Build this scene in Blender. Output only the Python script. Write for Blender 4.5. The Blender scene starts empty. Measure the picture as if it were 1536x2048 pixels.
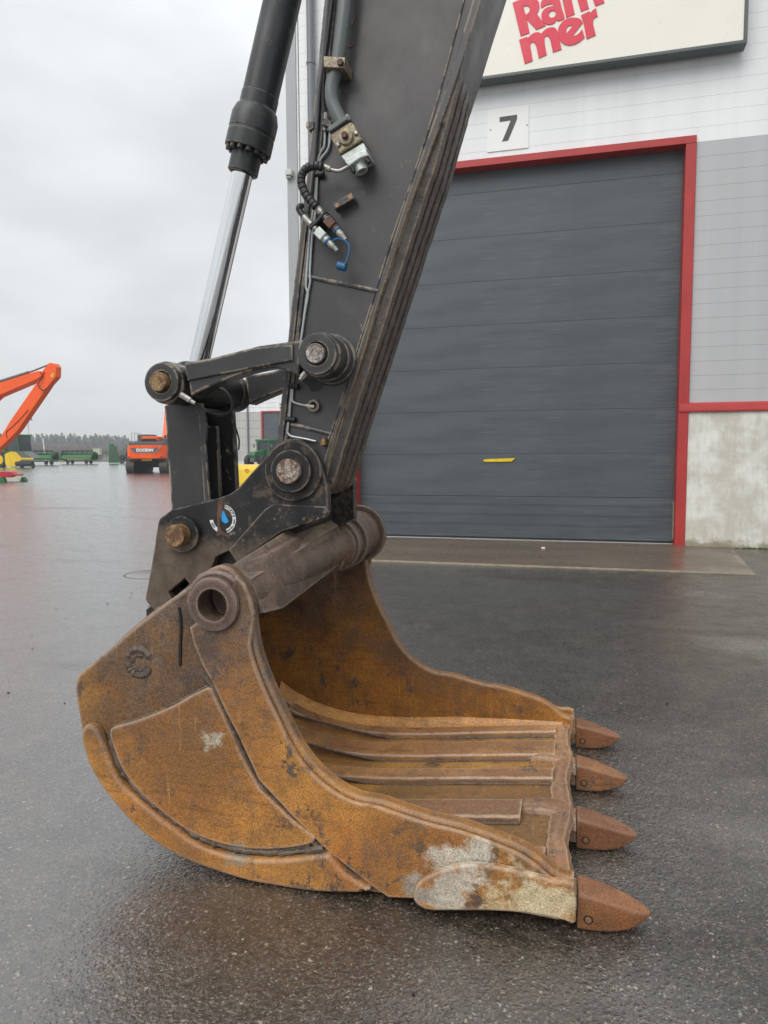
import bpy, bmesh, math, random
from mathutils import Vector, Matrix
from mathutils.geometry import tessellate_polygon
random.seed(7)
# Axes: x runs along the hall's front wall (metres), y goes towards the hall, z is up.
S = bpy.context.scene
HAZE = .0009
COL = S.collection

# ------------------------------------------------------------------ camera
cd = bpy.data.cameras.new('camera')
cam = bpy.data.objects.new('camera', cd); COL.objects.link(cam)
CR, CU, CB = [[0.96648, 0.256685, -0.005479], [-0.01616, 0.082115, 0.996492], [0.256235, -0.963, 0.08351]]
cam.matrix_world = Matrix(((CR[0], CU[0], CB[0], 0), (CR[1], CU[1], CB[1], 0), (CR[2], CU[2], CB[2], 1.5), (0, 0, 0, 1)))
cd.sensor_fit = 'HORIZONTAL'; cd.sensor_width = 36; cd.lens = 36 * 1420 / 1536
cd.clip_start = .05; cd.clip_end = 6000
S.camera = cam

# ------------------------------------------------------------------ sky, sun, exposure
SUN_EL, SUN_AZ = math.radians(46), math.radians(200)
wd = bpy.data.worlds.new('World'); S.world = wd; wd.use_nodes = True
nt = wd.node_tree; nt.nodes.clear()
def wn(t, **k):
    n = nt.nodes.new(t)
    for a, b in k.items(): setattr(n, a, b)
    return n
out = wn('ShaderNodeOutputWorld'); bg = wn('ShaderNodeBackground'); bg.inputs['Strength'].default_value = .1
sky = wn('ShaderNodeTexSky', sky_type='NISHITA', sun_disc=False, sun_elevation=SUN_EL, sun_rotation=SUN_AZ)
tc = wn('ShaderNodeTexCoord'); sep = wn('ShaderNodeSeparateXYZ')
nt.links.new(tc.outputs['Generated'], sep.inputs[0])
grad = wn('ShaderNodeMapRange'); grad.inputs['From Min'].default_value = 0; grad.inputs['From Max'].default_value = 1
grad.inputs['To Min'].default_value = 6.85; grad.inputs['To Max'].default_value = 12.0
zz2 = wn('ShaderNodeMath', operation='POWER'); zz2.inputs[1].default_value = 2.0; zz2.use_clamp = True
nt.links.new(sep.outputs['Z'], zz2.inputs[0]); nt.links.new(zz2.outputs[0], grad.inputs['Value'])
mp = wn('ShaderNodeMapping'); mp.inputs['Scale'].default_value = (1, 1, 2.4)
nt.links.new(tc.outputs['Generated'], mp.inputs['Vector'])
nz = wn('ShaderNodeTexNoise'); nz.inputs['Scale'].default_value = 2.1; nz.inputs['Detail'].default_value = 5; nz.inputs['Roughness'].default_value = .5
nt.links.new(mp.outputs[0], nz.inputs['Vector'])
nr = wn('ShaderNodeMapRange'); nr.inputs['From Min'].default_value = .38; nr.inputs['From Max'].default_value = .62
nr.inputs['To Min'].default_value = .86; nr.inputs['To Max'].default_value = 1.1
nt.links.new(nz.outputs[0], nr.inputs['Value'])
mu = wn('ShaderNodeMath', operation='MULTIPLY'); nt.links.new(grad.outputs[0], mu.inputs[0]); nt.links.new(nr.outputs[0], mu.inputs[1])
cl = wn('ShaderNodeMix', data_type='RGBA', blend_type='MULTIPLY'); cl.inputs['Factor'].default_value = 1
cl.inputs['A'].default_value = (.955, .985, 1.0, 1); nt.links.new(mu.outputs[0], cl.inputs['B'])
mx = wn('ShaderNodeMix', data_type='RGBA'); mx.inputs['Factor'].default_value = .94      # a closed cloud deck over the clear sky
nt.links.new(sky.outputs[0], mx.inputs['A']); nt.links.new(cl.outputs['Result'], mx.inputs['B'])
nt.links.new(mx.outputs['Result'], bg.inputs['Color']); nt.links.new(bg.outputs[0], out.inputs[0])
sl = bpy.data.lights.new('sun', 'SUN'); sl.energy = 1.5; sl.angle = math.radians(45); sl.color = (1, .96, .9)
sun = bpy.data.objects.new('sun', sl); COL.objects.link(sun)
dirv = Vector((math.sin(SUN_AZ) * math.cos(SUN_EL), math.cos(SUN_AZ) * math.cos(SUN_EL), math.sin(SUN_EL)))
sun.rotation_euler = dirv.to_track_quat('Z', 'Y').to_euler(); sun.location = (0, -5, 20)
S.view_settings.view_transform = 'Standard'; S.view_settings.look = 'None'
S.view_settings.exposure = .36; S.view_settings.gamma = 1; S.view_settings.use_curve_mapping = False

# ------------------------------------------------------------------ material helpers
class Mat:
    def __init__(m, name, coord='Object'):
        m.m = bpy.data.materials.new(name); m.m.use_nodes = True
        m.t = m.m.node_tree; m.b = m.t.nodes['Principled BSDF']
        m.co = m.t.nodes.new('ShaderNodeTexCoord').outputs[coord]
        m.bump = None
    def n(m, t, **k):
        x = m.t.nodes.new(t)
        for a, b in k.items(): setattr(x, a, b)
        return x
    def put(m, sock, v):
        if isinstance(v, bpy.types.NodeSocket): m.t.links.new(v, sock)
        elif isinstance(v, (tuple, list)) and len(v) == 3 and len(sock.default_value) == 4: sock.default_value = (*v, 1)
        else: sock.default_value = v
    def scale(m, sc, rot=(0, 0, 0), loc=(0, 0, 0), vec=None):
        x = m.n('ShaderNodeMapping'); m.put(x.inputs[0], vec or m.co)
        x.inputs['Scale'].default_value = sc; x.inputs['Rotation'].default_value = rot; x.inputs['Location'].default_value = loc
        return x.outputs[0]
    def noise(m, s, d=4, r=.55, vec=None, dist=0):
        x = m.n('ShaderNodeTexNoise'); m.put(x.inputs['Vector'], vec or m.co)
        x.inputs['Scale'].default_value = s; x.inputs['Detail'].default_value = d; x.inputs['Roughness'].default_value = r; x.inputs['Distortion'].default_value = dist
        return x.outputs[0]
    def voro(m, s, f='F1', vec=None, outp='Distance', rnd=1):
        x = m.n('ShaderNodeTexVoronoi', feature=f); m.put(x.inputs['Vector'], vec or m.co); x.inputs['Scale'].default_value = s
        x.inputs['Randomness'].default_value = rnd
        return x.outputs[outp]
    def mr(m, v, a, b, c=0., d=1., smooth=False):
        x = m.n('ShaderNodeMapRange'); m.put(x.inputs['Value'], v)
        if smooth: x.interpolation_type = 'SMOOTHSTEP'
        for k, q in zip(('From Min', 'From Max', 'To Min', 'To Max'), (a, b, c, d)): x.inputs[k].default_value = q
        return x.outputs[0]
    def math(m, op, a, b=0.):
        x = m.n('ShaderNodeMath', operation=op); m.put(x.inputs[0], a); m.put(x.inputs[1], b); return x.outputs[0]
    def mul(m, a, b): return m.math('MULTIPLY', a, b)
    def mix(m, f, a, b, blend='MIX'):
        x = m.n('ShaderNodeMix', data_type='RGBA', blend_type=blend)
        m.put(x.inputs['Factor'], f); m.put(x.inputs['A'], a); m.put(x.inputs['B'], b); return x.outputs['Result']
    def xyz(m, vec=None):
        x = m.n('ShaderNodeSeparateXYZ'); m.put(x.inputs[0], vec or m.co); return x.outputs
    def addbump(m, h, strength, dist=.01):
        x = m.n('ShaderNodeBump'); x.inputs['Strength'].default_value = strength; x.inputs['Distance'].default_value = dist
        m.put(x.inputs['Height'], h)
        if m.bump: m.t.links.new(m.bump, x.inputs['Normal'])
        m.bump = x.outputs[0]
    def edge(m, r=.008):
        b = m.n('ShaderNodeBevel', samples=4); b.inputs['Radius'].default_value = r
        g = m.n('ShaderNodeNewGeometry'); d = m.n('ShaderNodeVectorMath', operation='DOT_PRODUCT')
        m.t.links.new(b.outputs[0], d.inputs[0]); m.t.links.new(g.outputs['True Normal'], d.inputs[1])
        return m.mr(d.outputs['Value'], .996, .93)
    def blob(m, c, r, soft=.35):          # round patch at a place on the thing, ragged by noise
        x = m.n('ShaderNodeVectorMath', operation='DISTANCE'); m.put(x.inputs[0], m.co); x.inputs[1].default_value = c
        nn = m.mr(m.noise(9, 8, .72), .25, .75, -.95, .95)
        return m.mr(m.math('ADD', m.math('DIVIDE', x.outputs['Value'], r), nn), 1.15, 1.15 - soft * 1.6, smooth=True)
    def done(m, col, rough=.5, metal=0., spec=.5, coat=0.):
        m.put(m.b.inputs['Base Color'], col); m.put(m.b.inputs['Roughness'], rough); m.put(m.b.inputs['Metallic'], metal)
        m.put(m.b.inputs['Specular IOR Level'], spec)
        if coat: m.b.inputs['Coat Weight'].default_value = coat; m.b.inputs['Coat Roughness'].default_value = .15
        if m.bump: m.t.links.new(m.bump, m.b.inputs['Normal'])
        return m.m
def plain(name, col, rough=.5, metal=0., var=.12, sc=3.):
    m = Mat(name); k = m.mr(m.noise(sc, 5), .3, .7, 1 - var, 1 + var)
    return m.done(m.mix(1, (*col,), k, 'MULTIPLY'), m.mr(m.noise(sc * 3, 3), .3, .7, max(rough - .08, .02), rough + .1), metal)

# ------------------------------------------------------------------ mesh helpers
def finish(bm, ang=35):
    bmesh.ops.recalc_face_normals(bm, faces=bm.faces)
    me = bpy.data.meshes.new('m'); bm.to_mesh(me); bm.free()
    return me
def smoothpts(p, n=4, closed=False):
    q = []; L = len(p); rng = range(L if closed else L - 1)
    for i in rng:
        a = p[(i - 1) % L] if closed or i > 0 else p[i]; b = p[i]; c = p[(i + 1) % L]; d = p[(i + 2) % L] if closed or i + 2 < L else c
        for k in range(n):
            t = k / n
            q.append(tuple(.5 * ((2 * b[j]) + (-a[j] + c[j]) * t + (2 * a[j] - 5 * b[j] + 4 * c[j] - d[j]) * t * t + (-a[j] + 3 * b[j] - 3 * c[j] + d[j]) * t ** 3) for j in range(len(b))))
    if not closed: q.append(tuple(p[-1]))
    return q
DG = None
def plate(polys, y0, y1, bev=.004, seg=2):
    """outline(s) in (x, z), first outer then holes, given thickness from y0 to y1"""
    if isinstance(polys[0][0], (int, float)): polys = [polys]
    cu = bpy.data.curves.new('c', 'CURVE'); cu.dimensions = '2D'; cu.fill_mode = 'BOTH'
    h = (y1 - y0) / 2; bev = min(bev, h * .9)
    cu.extrude = h - bev; cu.bevel_depth = bev; cu.bevel_resolution = seg; cu.offset = -bev
    for p in polys:
        sp = cu.splines.new('POLY'); sp.points.add(len(p) - 1); sp.use_cyclic_u = True
        for q, (a, b) in zip(sp.points, p): q.co = (a, b, 0, 1)
    ob = bpy.data.objects.new('c', cu)
    COL.objects.link(ob)
    me = bpy.data.meshes.new_from_object(ob.evaluated_get(bpy.context.evaluated_depsgraph_get()))
    bpy.data.objects.remove(ob); bpy.data.curves.remove(cu)
    for v in me.vertices:
        x, y, hh = v.co; v.co = (x, (y0 + y1) / 2 - hh, y)
    return me
def text_mesh(txt, x, y, z, size, thick=.004, off=0., rot=0., shear=0., align='CENTER'):
    cu = bpy.data.curves.new('t', 'FONT'); cu.body = txt; cu.size = size; cu.extrude = thick / 2; cu.offset = off; cu.shear = shear
    cu.align_x = align; cu.align_y = 'CENTER'
    ob = bpy.data.objects.new('t', cu); COL.objects.link(ob)
    me = bpy.data.meshes.new_from_object(ob.evaluated_get(bpy.context.evaluated_depsgraph_get()))
    bpy.data.objects.remove(ob); bpy.data.curves.remove(cu)
    c, s = math.cos(rot), math.sin(rot)
    for v in me.vertices:
        a, b, h = v.co; v.co = (x + a * c - b * s, y - h, z + a * s + b * c)
    return me
class MB:
    def __init__(s): s.bm = bmesh.new()
    def mesh(s, me):
        s.bm.from_mesh(me); bpy.data.meshes.remove(me); return s
    def box(s, x0, x1, y0, y1, z0, z1, bev=0):
        r = bmesh.ops.create_cube(s.bm, size=1)
        for v in r['verts']: v.co = ((x0 + x1) / 2 + v.co.x * (x1 - x0), (y0 + y1) / 2 + v.co.y * (y1 - y0), (z0 + z1) / 2 + v.co.z * (z1 - z0))
        if bev:
            ed = list({e for v in r['verts'] for e in v.link_edges})
            bmesh.ops.bevel(s.bm, geom=ed, offset=bev, segments=2, affect='EDGES', profile=.5)
        return s
    def prism(s, poly, axis, a0, a1, bev=0):
        """polygon in the two other axes, swept along axis ('x': poly is (y, z); 'y': (x, z); 'z': (x, y))"""
        f = {'x': lambda p, a: (a, p[0], p[1]), 'y': lambda p, a: (p[0], a, p[1]), 'z': lambda p, a: (p[0], p[1], a)}[axis]
        A = [s.bm.verts.new(f(p, a0)) for p in poly]; B = [s.bm.verts.new(f(p, a1)) for p in poly]; n = len(poly)
        fs = [s.bm.faces.new(A), s.bm.faces.new(B[::-1])]
        for i in range(n): fs.append(s.bm.faces.new((A[i], B[i], B[(i + 1) % n], A[(i + 1) % n])))
        bmesh.ops.recalc_face_normals(s.bm, faces=fs)
        if bev: bmesh.ops.bevel(s.bm, geom=list({e for f_ in fs for e in f_.edges}), offset=bev, segments=2, affect='EDGES', profile=.5)
        return s
    def lathe(s, p0, p1, prof, seg=28, caps=True):
        """prof: (distance along p0->p1, radius)"""
        p0, p1 = Vector(p0), Vector(p1); d = (p1 - p0).normalized(); a = d.orthogonal().normalized(); b = d.cross(a)
        rings = []
        for t, r in prof:
            rings.append([s.bm.verts.new(p0 + d * t + (a * math.cos(2 * math.pi * k / seg) + b * math.sin(2 * math.pi * k / seg)) * r) for k in range(seg)])
        fs = []
        for A, B in zip(rings, rings[1:]):
            for k in range(seg): fs.append(s.bm.faces.new((A[k], A[(k + 1) % seg], B[(k + 1) % seg], B[k])))
        if caps: fs.append(s.bm.faces.new(rings[0][::-1])); fs.append(s.bm.faces.new(rings[-1]))
        bmesh.ops.recalc_face_normals(s.bm, faces=fs)
        return s
    def cyl(s, p0, p1, r, seg=24, bev=.003):
        L = (Vector(p1) - Vector(p0)).length; bev = min(bev, r * .4, L * .4)
        return s.lathe(p0, p1, [(0, r - bev), (bev * .3, r - bev * .3), (bev, r), (L - bev, r), (L - bev * .3, r - bev * .3), (L, r - bev)], seg)
    def ring(s, p0, p1, r, ri, seg=32, bev=.005):
        L = (Vector(p1) - Vector(p0)).length
        s.lathe(p0, p1, [(0, ri), (0, r - bev), (bev * .3, r - bev * .3), (bev, r), (L - bev, r), (L - bev * .3, r - bev * .3), (L, r - bev), (L, ri), (0, ri)], seg, caps=False)
        return s
    def tube(s, path, r, seg=10, sm=5, rf=None):
        P = [Vector(p) for p in (smoothpts(path, sm) if sm > 1 and len(path) > 2 else path)]
        n = None; rings = []
        for i, p in enumerate(P):
            t = (P[min(i + 1, len(P) - 1)] - P[max(i - 1, 0)]).normalized()
            n = (t.orthogonal() if n is None else n - t * n.dot(t)).normalized(); b = t.cross(n)
            rr = rf(i, len(P)) if rf else r
            rings.append([s.bm.verts.new(p + (n * math.cos(2 * math.pi * k / seg) + b * math.sin(2 * math.pi * k / seg)) * rr) for k in range(seg)])
        fs = []
        for A, B in zip(rings, rings[1:]):
            for k in range(seg): fs.append(s.bm.faces.new((A[k], A[(k + 1) % seg], B[(k + 1) % seg], B[k])))
        fs.append(s.bm.faces.new(rings[0][::-1])); fs.append(s.bm.faces.new(rings[-1]))
        bmesh.ops.recalc_face_normals(s.bm, faces=fs)
        return s
    def loft(s, secs, caps=True):
        R = [[s.bm.verts.new(p) for p in q] for q in secs]; n = len(R[0]); fs = []
        for A, B in zip(R, R[1:]):
            for k in range(n): fs.append(s.bm.faces.new((A[k], A[(k + 1) % n], B[(k + 1) % n], B[k])))
        if caps: fs.append(s.bm.faces.new(R[0][::-1])); fs.append(s.bm.faces.new(R[-1]))
        bmesh.ops.recalc_face_normals(s.bm, faces=fs)
        return s
    def done(s): return finish(s.bm)
def weld(path, r, jit=.3):
    """a lumpy weld bead along a path"""
    P = smoothpts(path, 3) if len(path) > 2 else path
    Q = []
    for a, b in zip(P, P[1:]):
        a, b = Vector(a), Vector(b); n = max(1, int((b - a).length / (r * .9)))
        Q += [tuple(a + (b - a) * (k / n) + Vector((random.uniform(-1, 1), random.uniform(-.3, .3), random.uniform(-1, 1))) * r * jit * .22) for k in range(n)]
    Q.append(tuple(P[-1]))
    return MB().tube(Q, r, 8, 1, lambda i, n: r * random.uniform(1 - jit * .5, 1 + jit * .5)).done()
def ob(name, me, mat, parent=None, flat=False, label=None):
    if not flat:
        for p in me.polygons: p.use_smooth = True
        me.set_sharp_from_angle(angle=math.radians(38))
    me.materials.clear(); me.materials.append(mat); me.name = name
    o = bpy.data.objects.new(name, me); COL.objects.link(o)
    if not flat:
        wn_ = o.modifiers.new('normals', 'WEIGHTED_NORMAL'); wn_.keep_sharp = True; wn_.weight = 60
    if parent:
        o.parent = parent
        r = parent
        while r.parent: r = r.parent
        me.transform(Matrix.Translation(-Vector(r.location)))
    if label: o['label'] = label
    return o
def thing(name, label, cat, loc, group=None):
    o = bpy.data.objects.new(name, None); COL.objects.link(o); o.location = loc; o.empty_display_size = .1
    o['label'] = label; o['category'] = cat
    if group: o['group'] = group
    return o
def struct(o, kind='structure'):
    o['kind'] = kind; return o
def circ(c, r, n=24, a0=0, a1=360):
    return [(c[0] + r * math.cos(math.radians(a0 + (a1 - a0) * k / n)), c[1] + r * math.sin(math.radians(a0 + (a1 - a0) * k / n))) for k in range(n if abs(a1 - a0) == 360 else n + 1)]
def at_y(p, y): return [(a, y, b) for a, b in p]

# ------------------------------------------------------------------ materials
def rust_mat(name, base, dark, zmix=None, grime=(.085, .058, .040), spots=(), gloss=.5, edgecol=(.58, .42, .30), grain=1., patchy=1.):
    m = Mat(name); big = m.noise(2.3, 6, .62); mid = m.noise(9, 7, .68); fine = m.noise(190, 2, .6)
    k = lambda c, f: tuple(q * f for q in c)
    col = m.mix(m.mr(big, .43, .57), k(base, 1.12), (base[0] * .74, base[1] * .70, base[2] * .8))
    col = m.mix(m.mr(m.noise(5.5, 6, .65, m.scale((1.2, 1.2, .45), loc=(1, 4, 2))), .52, .68, 0, .5), col, (base[0] * 1.15, base[1] * .92, base[2] * .8))   # redder bloom
    col = m.mix(m.mr(mid, .52, .66, 0, .6 * patchy), col, dark)
    col = m.mix(m.mr(m.noise(6.5, 8, .74, m.scale((1, 1, .6), loc=(7, 7, 7))), .56, .63, 0, .5 * patchy), col, k(grime, 1.2))
    if zmix:
        z = m.xyz()[2]; zz = m.math('ADD', z, m.mr(m.noise(2.6, 7, .7), .35, .65, -.25, .25))
        g = m.mix(m.mr(mid, .44, .58), k(grime, .8), k(grime, 1.5)); g = m.mix(m.mr(m.noise(15, 6, .7), .52, .62, 0, .5), g, (base[0] * .5, base[1] * .55, base[2] * .9))
        col = m.mix(m.mr(zz, zmix[0], zmix[1], 0, .94), col, g)
    pit = m.mul(m.mr(m.noise(10, 8, .78, m.scale((1.2, 1.2, .9), loc=(3, 1, 7))), .562, .59), m.mr(m.noise(1.9, 4, .6, m.scale((1, 1, 1), loc=(9, 2, 4))), .45, .54))
    col = m.mix(m.mul(pit, .9 * patchy), col, m.mix(m.noise(60, 4), (.030, .026, .025), (.085, .075, .068)))
    col = m.mix(m.mr(m.noise(1.7, 7, .7, m.scale((1, 1, 1), loc=(2, 9, 5))), .47, .60, 0, .62 * patchy), col, (base[0] * .46, base[1] * .50, base[2] * .75))
    scr = m.mr(m.noise(16, 5, .7, m.scale((.22, 1, 2.6), rot=(0, .55, 0))), .585, .62)
    col = m.mix(m.mul(scr, .45), col, k(base, .40))
    scr2 = m.mul(m.mr(m.noise(18, 4, .7, m.scale((2.8, 1, .2), rot=(0, .25, 0), loc=(4, 4, 4))), .62, .66), m.mr(m.noise(2, 3), .50, .60))
    col = m.mix(m.mul(scr2, .28), col, tuple(min(.8, q * 1.5 + .05) for q in base))
    for c, r, cc in spots: col = m.mix(m.mul(m.blob(c, r), .85), col, m.mix(m.mr(m.noise(24, 8, .8), .40, .60), cc, k(cc, .62)))
    col = m.mix(m.mr(fine, .42, .64, 0, .8), col, m.mix(1., col, (1.7, 1.66, 1.6), 'MULTIPLY'))
    col = m.mix(m.mr(fine, .48, .34, 0, .45), col, m.mix(1., col, (.55, .52, .5), 'MULTIPLY'))
    e = m.edge(.018); em = m.mul(e, m.mr(m.noise(16, 6, .7), .34, .46))  # worn edges, with their bright wet highlights put into the colour
    col = m.mix(m.mul(em, .95), col, m.mix(m.noise(90, 2), edgecol, k(edgecol, .45)))
    m.addbump(m.noise(9, 7, .72), .6 * grain, .010); m.addbump(m.noise(52, 5, .7), .55 * grain, .004)
    m.addbump(fine, .5 * grain, .003); m.addbump(m.math('SUBTRACT', 0, pit), .4 * grain, .004)
    return m.done(col, m.math('SUBTRACT', m.mr(mid, .40, .60, gloss - .20, gloss + .14), m.mul(em, .12)), 0, .42)
M = {}
M['bucket'] = rust_mat('weathered_bucket_steel', (.29, .132, .027), (.14, .075, .032), zmix=(.34, .76), grime=(.078, .054, .042))
M['bucket_low'] = rust_mat('orange_rust_steel', (.335, .152, .036), (.185, .100, .042), zmix=(.55, .92), grime=(.078, .054, .042),
                           spots=[((.34, -.75, .12), .105, (.50, .47, .40)), ((.42, -.75, .185), .07, (.52, .49, .42)), ((.62, -.75, .09), .12, (.58, .50, .33)), ((.5, -.75, .06), .08, (.55, .42, .24)), ((.24, -.75, .07), .06, (.32, .29, .25)), ((-.51, -.75, .49), .05, (.45, .43, .34)), ((-.42, -.75, .10), .05, (.26, .23, .17))])
M['bucket_in'] = rust_mat('inner_bucket_steel', (.29, .150, .040), (.15, .085, .036), zmix=(.22, .62), grime=(.060, .045, .034), gloss=.42)
M['sludge'] = rust_mat('wet_orange_sludge', (.52, .26, .07), (.34, .16, .05), gloss=.25, patchy=.4)
M['floor'] = rust_mat('scoured_floor_steel', (.31, .165, .070), (.20, .095, .036), grime=(.15, .105, .075), gloss=.24, grain=.7)
M['tooth'] = rust_mat('tooth_steel', (.215, .092, .036), (.13, .062, .028), gloss=.24, edgecol=(.30, .17, .10), patchy=.9, grain=.8)
M['tube'] = rust_mat('grimy_brown_steel', (.112, .074, .050), (.062, .045, .034), grime=(.13, .108, .074), gloss=.45, edgecol=(.33, .25, .21))

def paint_mat(name, base, chip=(.40, .33, .24), rust=(.16, .075, .038), rough=.4, low=None, wear=1., streaks=()):
    m = Mat(name)
    v = m.mr(m.noise(2.2, 6, .6), .3, .7, .86, 1.16)
    col = m.mix(1, base, v, 'MULTIPLY')
    col = m.mix(m.mr(m.noise(4, 7, .75), .48, .66, 0, .5), col, tuple(c * 1.5 + .014 for c in base))     # dust
    e = m.edge(.011)
    em = m.mul(e, m.mr(m.noise(13, 7, .72), .46, .52))
    col = m.mix(m.mul(em, .9 * wear), col, chip)
    z = m.xyz()[2]
    sp = m.mul(m.mr(m.noise(30, 5, .7, m.scale((1, 1, .7), rot=(0, .5, 0))), .610, .622), m.mr(m.noise(1.7, 4, .6), .49, .56))   # chipped flecks
    if low: sp = m.mul(sp, m.mr(z, low, low - .5))
    col = m.mix(m.mul(sp, .9 * wear), col, chip)
    rs = m.mul(m.mr(m.noise(8, 7, .7, m.scale((1.6, 1.6, .6))), .655, .69), m.mr(m.noise(2.4, 3, .6, m.scale((1, 1, 1), loc=(5, 2, 1))), .48, .62))
    if low: rs = m.mul(rs, m.mr(z, low + .2, low - .4))
    col = m.mix(m.mul(rs, wear), col, m.mix(m.noise(40, 4), rust, tuple(c * 2 for c in rust)))
    for c, r, cc in streaks: col = m.mix(m.mul(m.blob(c, r, .1), .95), col, cc)
    m.addbump(m.noise(120, 3), .07, .002); m.addbump(m.math('SUBTRACT', 0, m.math('MAXIMUM', m.math('MAXIMUM', sp, rs), em)), .35, .0015)
    return m.done(col, m.mr(m.noise(6, 5), .3, .7, rough - .07, rough + .12), 0, .38)
M['paint'] = paint_mat('dark_grey_paint', (.064, .062, .064), low=1.3, rough=.34)
M['paint_link'] = paint_mat('worn_grey_paint', (.038, .038, .040), wear=1., rough=.36)
M['cyl'] = paint_mat('cylinder_black_paint', (.032, .035, .037), rough=.34, wear=.45)
def coupler_mat():
    m = Mat('black_coupler_paint'); z = m.xyz()[2]; x = m.xyz()[0]
    col = m.mix(m.mr(m.noise(7, 6, .7), .4, .7), (.016, .016, .018), (.034, .032, .031))
    dirt = m.mix(m.mr(m.noise(12, 6, .7), .35, .65), (.085, .062, .045), (.15, .115, .085))
    f = m.math('ADD', m.math('ADD', z, m.mul(x, .16)), m.mr(m.noise(4.5, 7, .7), .25, .75, -.17, .17))
    col = m.mix(m.mr(f, .14, .02, 0, .95), col, dirt)
    col = m.mix(m.mul(m.mr(m.noise(12, 8, .76), .53, .60), .55), col, dirt)
    sp = m.mul(m.mr(m.noise(34, 5, .7), .615, .63), m.mr(m.noise(1.6, 4, .6), .50, .57)); col = m.mix(sp, col, (.30, .27, .23))
    e = m.edge(.012); em = m.mul(e, m.mr(m.noise(15, 7, .72), .44, .52)); col = m.mix(m.mul(em, .85), col, m.mix(m.noise(9, 4), (.33, .30, .27), (.17, .09, .05)))
    m.addbump(m.noise(90, 4), .12, .002); m.addbump(m.noise(14, 6, .7), .2, .004)
    return m.done(col, m.mr(m.noise(8, 5), .3, .7, .36, .55), 0, .25)
M['coupler'] = coupler_mat()
def chrome():
    m = Mat('chrome_rod'); k = m.mr(m.noise(5, 4, .5, m.scale((1, 1, .12))), .3, .7, .62, .8)
    m.addbump(m.noise(30, 2), .015, .001)
    return m.done(m.mix(1, (.97, .98, 1), k, 'MULTIPLY'), .09, 1.)
M['chrome'] = chrome()
def pinmat(name, a, b, rough=.42, metal=.55):
    m = Mat(name); col = m.mix(m.mr(m.noise(20, 7, .75), .44, .56), a, b); col = m.mix(m.mr(m.noise(150, 3), .45, .6, 0, .6), col, (.07, .045, .03))
    m.addbump(m.noise(60, 6, .75), .6, .004)
    return m.done(col, rough, metal)
M['pin_bright'] = pinmat('worn_pin_steel', (.50, .48, .46), (.16, .13, .11))
M['pin_rusty'] = pinmat('rusty_pin_steel', (.36, .22, .10), (.13, .065, .03), .5, .2)
M['pin_mixed'] = pinmat('flaking_pin_steel', (.46, .42, .38), (.17, .075, .035), .5, .3)
M['zinc'] = plain('zinc_fitting', (.36, .35, .32), .38, .7, .3, 40)
M['brass'] = pinmat('yellow_zinc_block', (.42, .36, .22), (.26, .22, .17), .42, .35)
M['white_zinc'] = plain('white_zinc', (.50, .54, .52), .4, .35, .2, 40)
M['line'] = plain('bare_steel_line', (.42, .44, .45), .35, .6, .15, 20)
M['pipe'] = plain('grey_pipe_paint', (.105, .125, .125), .4, 0, .1, 10)
M['hose'] = plain('black_hose', (.022, .022, .025), .45, 0, .2, 12)
M['blue'] = plain('blue_plastic', (.018, .105, .24), .42, 0, .12, 20)
M['bolt_rust'] = pinmat('rusty_bolt', (.15, .068, .04), (.07, .035, .026), .6, 0)
M['rib'] = rust_mat('scraped_wear_rib', (.060, .052, .045), (.036, .034, .033), grime=(.055, .055, .055), gloss=.42, edgecol=(.27, .185, .11), grain=1.5)
M['dark'] = plain('black_grease_and_shade', (.010, .010, .011), .5, 0, .3, 12)  # grease, black parts, and the shade shown through the coupler slots
M['copper'] = plain('copper_ring', (.42, .20, .12), .5, .2, .2, 50)
M['saddle_top'] = rust_mat('greenish_dusty_steel', (.165, .130, .085), (.10, .075, .052), grime=(.12, .11, .085), edgecol=(.36, .27, .23))
M['scar'] = plain('dull_weld_scar', (.085, .060, .044), .5, 0, .35, 40)
M['weld'] = rust_mat('weld_metal', (.070, .052, .040), (.035, .03, .027), edgecol=(.2, .15, .11), gloss=.5, grain=1.2)

def cladding(name, base):
    m = Mat(name); st = m.noise(1.2, 5, .6, m.scale((1.2, 1, .12)))
    col = m.mix(1, base, m.mr(st, .4, .6, .94, 1.03), 'MULTIPLY')
    col = m.mix(m.mr(m.noise(3, 6, .7, m.scale((2.5, 1, .25))), .58, .82, 0, .14), col, (.42, .40, .36))
    return m.done(col, .42, 0, .4)
M['white_clad'] = cladding('white_cladding', (.80, .81, .83)); M['grey_clad'] = cladding('grey_cladding', (.46, .465, .48))
M['beige_clad'] = cladding('pale_grey_cladding', (.47, .46, .44))
M['trim'] = plain('grey_trim', (.36, .37, .385), .45, 0, .05, 2)
M['pipe_grey'] = plain('downpipe_grey', (.17, .185, .205), .38, 0, .06, 3)
M['red'] = plain('red_trim', (.40, .034, .032), .42, 0, .10, 2.5)
def door():
    m = Mat('door_panel_paint'); x, y, z = m.xyz()
    fine = m.math('SINE', m.mul(z, 2 * math.pi / .036))
    st = m.noise(1.1, 6, .65, m.scale((.6, 1, 3.5))); st2 = m.noise(8, 6, .72, m.scale((.22, 1, 7)))
    base = m.mix(m.mr(st, .38, .64), (.062, .076, .088), (.082, .098, .109))
    base = m.mix(m.mul(m.mr(st2, .52, .60, 0, .38), m.mr(m.noise(.7, 3), .47, .57)), base, (.15, .16, .165))
    base = m.mix(m.mul(m.mr(st2, .40, .49, .6, 0), m.mr(m.noise(.5, 3, .5, m.scale((1, 1, 1), loc=(4, 0, 2))), .44, .54)), base, (.046, .057, .066))
    m.addbump(fine, .06, .002); m.addbump(m.noise(1.3, 3, .5, m.scale((.5, 1, 2))), .05, .02)
    return m.done(base, m.mr(st, .3, .7, .34, .5), 0, .5)
M['door'] = door()
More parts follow.
